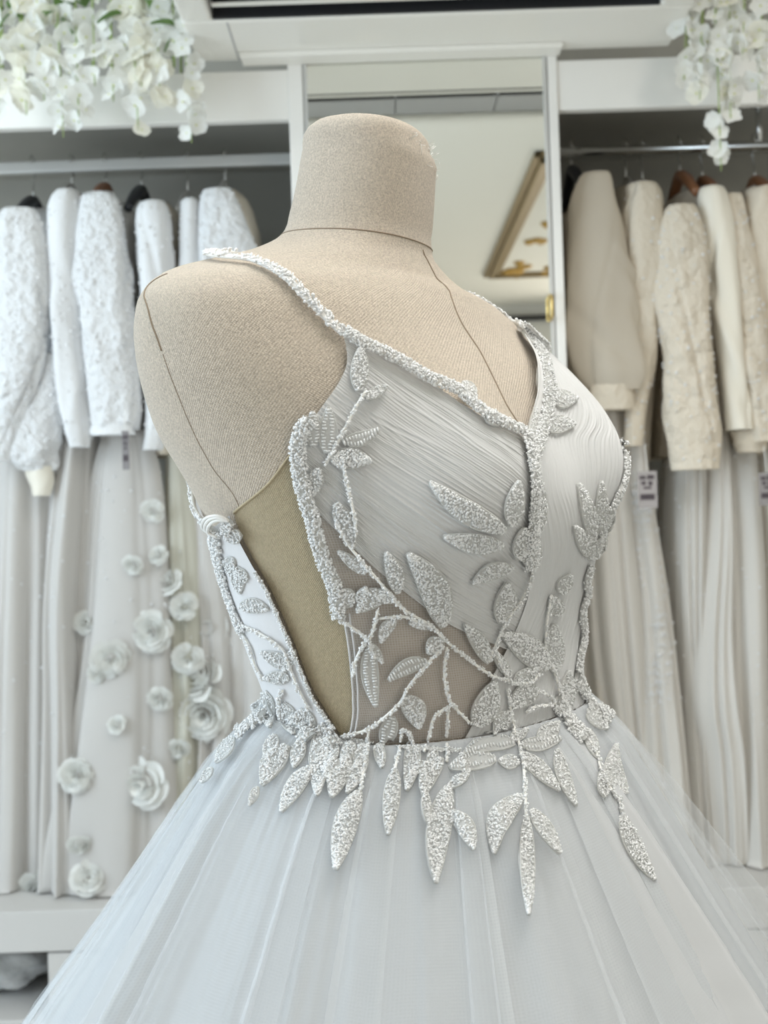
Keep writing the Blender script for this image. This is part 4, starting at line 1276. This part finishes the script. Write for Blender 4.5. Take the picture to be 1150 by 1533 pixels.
gown('white gown with narrow beaded sleeve beside the form shoulder and large cream flowers', 235, GL,
     ([(284, 212, 240), (298, 202, 250), (330, 198, 256), (480, 205, 262), (680, 214, 268)], 'ivory'),
     [([(296, 210, 238), (308, 200, 248), (340, 199, 253), (420, 204, 257), (560, 213, 262), (640, 212, 246), (672, 208, 238)], 'white', 2.0)],
     (), [([(660, 236, 266), (800, 238, 290), (1000, 240, 300), (1200, 230, 305), (1362, 215, 312)], 'tulle_cream', 2.04)],
     flowers=((318, 940, 33), (308, 1022, 34), (306, 1068, 38), (256, 872, 20), (276, 908, 20), (250, 950, 18), (282, 985, 22), (268, 1120, 16)), seq=110, seed=4)
gown('very thin white sequined gown squeezed next to the furry collared gown', 282, GL,
     ([(284, 272, 290), (310, 264, 298), (500, 262, 304), (700, 268, 310)], 'white'),
     [([(292, 272, 288), (306, 265, 296), (400, 264, 299), (600, 270, 308)], 'white', 2.02)],
     (), [([(680, 272, 318), (850, 282, 330), (1000, 290, 340), (1362, 282, 352)], 'tulle_white', 2.06)], seq=60, seed=5)
gown('white gown with fluffy feathered shoulder and collar behind the form', 345, GL,
     ([(262, 330, 344), (272, 318, 356), (300, 310, 372), (400, 305, 385), (700, 310, 390)], 'ivory'),
     [([(276, 306, 336), (290, 296, 352), (325, 293, 368), (400, 294, 388), (600, 300, 392)], 'lace_white', 2.0)],
     (), [([(680, 312, 385), (1000, 325, 415), (1200, 305, 432), (1362, 290, 450)], 'tulle_white', 2.05)], seq=90, seed=6)

gown('shadowed ivory gown on black hanger, closest to the mirror door', 850, GR,
     ([(300, 850, 868), (330, 848, 885), (480, 850, 905), (680, 852, 915)], 'organza'),
     [([(318, 849, 864), (340, 848, 874), (480, 848, 884), (600, 850, 888)], 'organza', 2.06)],
     (), [([(600, 852, 900), (900, 860, 930), (1100, 872, 950), (1345, 885, 960)], 'skirt_ivory', 2.09)], seed=7)
gown('ivory gown with puffed organza sleeve gathered into a wide cuff', 905, GR,
     ([(262, 882, 918), (285, 866, 930), (400, 858, 946), (640, 870, 952)], 'organza'),
     [([(250, 884, 912), (260, 872, 924), (300, 860, 934), (400, 851, 946), (500, 853, 956), (555, 868, 968), (582, 886, 960)], 'organza', 1.98)],
     [([(574, 886, 950), (594, 886, 952), (612, 889, 950)], 'ivory', 1.985)],
     [([(600, 880, 945), (700, 885, 952), (850, 892, 964), (1000, 904, 975), (1150, 930, 986), (1345, 975, 1012)], 'skirt_grey', 2.03)], seed=8)
gown('ivory gown with plain narrow sleeve and a swing tag, second from puffed sleeve', 968, GR,
     ([(258, 938, 958), (272, 934, 975), (320, 932, 995), (480, 936, 1000), (690, 940, 990)], 'ivory'),
     [([(268, 950, 982), (282, 940, 996), (320, 936, 999), (420, 942, 997), (520, 945, 989), (600, 945, 975), (666, 941, 967)], 'ivory', 2.0)],
     (), [([(650, 938, 980), (760, 944, 990), (900, 962, 1012), (1100, 972, 1034), (1345, 985, 1055)], 'skirt_grey', 2.02)], seq=80, seed=9, lace=True, tagpx=(954, 985, 706, 760, 1.995))
gown('ivory gown with straight heavily embroidered sleeve and square hem', 1035, GR,
     ([(290, 1010, 1030), (306, 998, 1046), (400, 992, 1062), (680, 1006, 1075)], 'ivory'),
     [([(300, 1014, 1040), (314, 1000, 1054), (360, 992, 1064), (450, 992, 1071), (550, 996, 1079), (650, 1008, 1084), (702, 1014, 1084)], 'ivory_lace', 1.98)],
     (), [([(680, 1022, 1074), (800, 1020, 1070), (1000, 1030, 1068), (1200, 1040, 1075), (1345, 1045, 1090)], 'skirt_grey', 2.05)], seq=120, seed=10)
gown('smooth ivory satin sleeved gown on brown hanger beside the embroidered sleeve', 1075, GR,
     ([(264, 1044, 1072), (274, 1026, 1086), (300, 1020, 1098), (420, 1030, 1110), (660, 1060, 1125)], 'ivory'),
     [([(274, 1056, 1084), (290, 1052, 1098), (340, 1056, 1107), (450, 1070, 1117), (550, 1085, 1127), (642, 1094, 1137)], 'ivory_satin', 2.0)],
     (), [([(640, 1078, 1112), (800, 1070, 1114), (950, 1060, 1110), (1060, 1058, 1114), (1150, 1074, 1124), (1345, 1095, 1132)], 'skirt_grey', 2.03)], seed=11)
gown('ivory beaded gown with flared short cuff near the right end of the rail', 1120, GR,
     ([(278, 1094, 1116), (292, 1088, 1124), (400, 1092, 1145), (680, 1105, 1165)], 'ivory'),
     [([(284, 1096, 1114), (298, 1090, 1122), (380, 1096, 1140), (500, 1108, 1158), (600, 1120, 1172), (660, 1126, 1176)], 'ivory_lace', 2.01)],
     [([(644, 1100, 1156), (660, 1104, 1156), (676, 1110, 1152)], 'ivory', 2.02)],
     [([(660, 1105, 1152), (900, 1112, 1160), (1345, 1118, 1172)], 'skirt_grey', 2.04)], seq=90, seed=12, tagpx=(1136, 1162, 708, 756, 2.0))
gown('ivory gown on brown hanger cut off by the right edge of the picture', 1160, GR,
     ([(266, 1136, 1168), (282, 1124, 1184), (420, 1130, 1196), (680, 1140, 1200)], 'ivory'),
     [([(274, 1140, 1166), (290, 1126, 1182), (420, 1130, 1192), (640, 1146, 1200)], 'ivory', 2.02)],
     (), [([(640, 1150, 1198), (1000, 1158, 1204), (1345, 1160, 1215)], 'skirt_ivory', 2.04)], seed=13)
HG1 = 'hangers on the rails'
for px, yt, kind, lab in [(50, 292, 'black', 'black hanger in the collar of the leftmost embroidered gown'),
                          (108, 268, 'grey', 'dark hook hanger of the slim beaded white gown'),
                          (158, 272, 'brown wooden', 'brown wooden hanger above the wide sleeved flower gown'),
                          (212, 276, 'black', 'black hanger of the white gown with narrow beaded sleeve'),
                          (281, 278, 'grey', 'thin hanger holding the very thin sequined gown'),
                          (337, 262, 'grey', 'thin hanger inside the fluffy collared white gown'),
                          (856, 246, 'black', 'black hanger beside the mirror door'),
                          (937, 258, 'grey', 'thin hanger behind the puffed organza sleeve'),
                          (962, 262, 'grey', 'thin hanger over the plain narrow ivory sleeve'),
                          (1018, 254, 'brown wooden', 'brown wooden hanger over the embroidered ivory sleeve'),
                          (1052, 262, 'brown wooden', 'brown wooden hanger inside the ivory satin gown'),
                          (1130, 262, 'brown wooden', 'brown wooden hanger nearest the right end of the rail')]:
    hanger(px, yt, kind, lab, HG1)

# ================================================================ HANGING BLOSSOMS
M['petal'] = cloth_translucent('petal', (0.97, 0.975, 0.95), 0.45)
M['petal_cream'] = cloth_translucent('petal_cream', (0.96, 0.945, 0.86), 0.45)
M['blossom_heart'] = material('blossom_heart', (0.62, 0.66, 0.22), 0.6)
M['stem_green'] = material('stem_green', (0.32, 0.42, 0.14), 0.6)
M['leaf_green'] = material('leaf_green', (0.13, 0.24, 0.06), 0.55, noise=(40, 0.3))
def blossom_mesh(seed, petals, mat):
    g = np.random.default_rng(seed)
    mb = MB()
    for p in range(petals):
        a = 2 * math.pi * p / petals + g.normal(0, 0.12)
        s, t = np.meshgrid(np.linspace(-1, 1, 5), np.linspace(0, 1, 5))
        wd = 0.60 * np.sin(0.25 + 2.55 * t ** 0.8) * (4.6 / petals)
        r = 0.08 + 0.95 * t
        z = 0.35 * t ** 2 * g.uniform(-0.4, 1.2) + 0.14 * s ** 2 * t + 0.06 * np.sin(6 * s + seed) * t
        X = r * math.cos(a) - s * wd * math.sin(a)
        Y = r * math.sin(a) + s * wd * math.cos(a)
        mb.add(np.stack([X, Y, z], -1).reshape(-1, 3), grid_faces(5, 5).tolist())
    n0 = len(mb.F)
    mb.tube([(0, 0, -0.45), (0, 0, 0.02), (0, 0, 0.10)], [0.04, 0.10, 0.05], 6)
    me = mesh_from('blossom', np.vstack(mb.V), mb.F)
    me.materials.append(M[mat]); me.materials.append(M['blossom_heart'])
    for k, pl in enumerate(me.polygons):
        pl.material_index = 0 if k < n0 else 1
    return me
BL = [blossom_mesh(s, n, mt) for s, n, mt in ((1, 4, 'petal'), (2, 4, 'petal'), (3, 5, 'petal'), (4, 5, 'petal_cream'), (5, 4, 'petal_cream'))]
lv = MB()
s, t = np.meshgrid(np.linspace(-1, 1, 3), np.linspace(0, 1, 6))
lv.add(np.stack([s * 0.28 * np.sin(math.pi * t ** 0.8), t, 0.1 * s ** 2 - 0.25 * t ** 2], -1).reshape(-1, 3), grid_faces(6, 3).tolist())
LEAFM = mesh_from('leaf', np.vstack(lv.V), lv.F); LEAFM.materials.append(M['leaf_green'])

def spray(px, tip_px, tip_y, n, label, seed, size=1.0, cream=0.2, leaves=3, spread=16, D=1.84, tail=True):
    g = np.random.default_rng(seed)
    r0 = at(px, 96, 2.06); r0[2] = zr(ZH1)
    t = thing('blossom_spray', label, 'flowers', tuple(r0), 'white blossom sprays trailing off the wardrobe tops')
    pts = [r0, at(px, -40, 2.02), at(px, -75, 1.92), at(px, -30, D), at(px * 0.5 + tip_px * 0.5, (tip_y - 30) * 0.5, D - 0.005), at(tip_px, tip_y, D - 0.01)]
    q = smooth(pts, 60)
    mb = MB(); mb.tube(q, np.linspace(0.0028, 0.0009, 60), 6)
    o = mb.build('stem', M['stem_green'], smooth_shade=True); under(t, o)
    qx, qy = project(q)
    lo = int(np.argmax((qy > -45) & (np.arange(60) > 20)))
    hi = 59 if tail else 55
    for k in range(n):
        f = lo + (hi - lo) * ((k + g.random() * 0.8) / n)
        c = q[int(f)]
        w = spread / FPX * D * (1.15 - 0.75 * (f - lo) / (59 - lo))
        a = g.uniform(0, 2 * math.pi)
        P = c + np.array([w * math.cos(a), -abs(w * math.sin(a)) * 0.8 + 0.008, g.normal(0, 0.006)])
        me = BL[3 + int(g.random() * 2)] if g.random() < cream else BL[int(g.random() * 3)]
        o = bpy.data.objects.new('blossom', me); COL.objects.link(o)
        out = Vector((math.cos(a) * 0.8, -0.9, g.normal(-0.25, 0.55)))
        mw = Matrix.Translation(P) @ out.to_track_quat('Z', 'Y').to_matrix().to_4x4() @ Matrix.Rotation(g.uniform(0, 6), 4, 'Z') @ Matrix.Scale(size * g.uniform(0.0125, 0.0185), 4)
        o.parent = t; o.matrix_parent_inverse = Matrix.Translation(-Vector(t.location)); o.matrix_basis = mw
    for k in range(leaves):
        c = q[int(g.uniform(18, 45))]
        o = bpy.data.objects.new('leaf', LEAFM); COL.objects.link(o)
        mw = Matrix.Translation(c + np.array([g.normal(0, 0.015), g.uniform(-0.02, 0.02), g.normal(0, 0.02)])) @ Matrix.Rotation(g.uniform(0, 6.2), 4, 'Z') @ Matrix.Rotation(g.uniform(-0.9, 0.3), 4, 'X') @ Matrix.Scale(g.uniform(0.03, 0.055), 4)
        o.parent = t; o.matrix_parent_inverse = Matrix.Translation(-Vector(t.location)); o.matrix_basis = mw

SPR = [  # x, tip x, tip y, blossoms, size, cream, label
    (2, -4, 178, 15, 1.0, 0.2, 'white blossom spray cut by the left edge above the embroidered gown'),
    (30, 40, 172, 17, 1.15, 0.7, 'cream blossom spray with big petals, second from the left edge'),
    (62, 66, 150, 15, 1.0, 0.2, 'white blossom spray beside the cream one on the left'),
    (84, 95, 206, 15, 0.9, 0.1, 'long white spray with a single petal tip below the header near the dark hook'),
    (112, 118, 184, 16, 1.0, 0.1, 'white spray ending in a small cluster just above the header bottom'),
    (138, 142, 128, 14, 1.0, 0.1, 'short white spray in the middle of the left garland with dark leaves'),
    (165, 170, 152, 15, 0.95, 0.15, 'white spray over the brown hanger of the flower gown'),
    (196, 207, 196, 14, 1.0, 0.2, 'thin white spray whose last blossom dangles alone over the rail'),
    (208, 212, 132, 20, 1.25, 0.75, 'fullest cream blossom spray beside the air conditioner'),
    (232, 240, 150, 18, 1.15, 0.6, 'cream spray between the fullest spray and the air conditioner'),
    (258, 262, 100, 12, 0.95, 0.2, 'short white spray touching the left end of the air conditioner'),
    (270, 287, 214, 18, 0.9, 0.1, 'longest white spray of the left garland with a bare green tip'),
    (1030, 1024, 120, 13, 1.0, 0.15, 'white spray nearest the right end of the air conditioner'),
    (1052, 1048, 150, 14, 1.0, 0.1, 'white spray left of the longest spray on the right garland'),
    (1070, 1080, 256, 20, 0.95, 0.1, 'longest white spray hanging past the right rail'),
    (1092, 1094, 178, 14, 1.0, 0.15, 'white spray directly right of the longest right spray'),
    (1115, 1112, 80, 10, 1.0, 0.1, 'shortest white spray of the right garland'),
    (1140, 1136, 150, 15, 1.0, 0.2, 'white spray at the right edge over the brown hanger'),
]
for k, (x, tx, ty, n, sz, cmf, lab) in enumerate(SPR):
    spray(x, tx, ty, int(n * (1.05 if x < 575 else 1.15)), lab, 100 + k, sz * (1.22 if x < 575 else 1.08), cmf, leaves=11 if x < 575 else 4, spread=20 if x < 575 else 16)
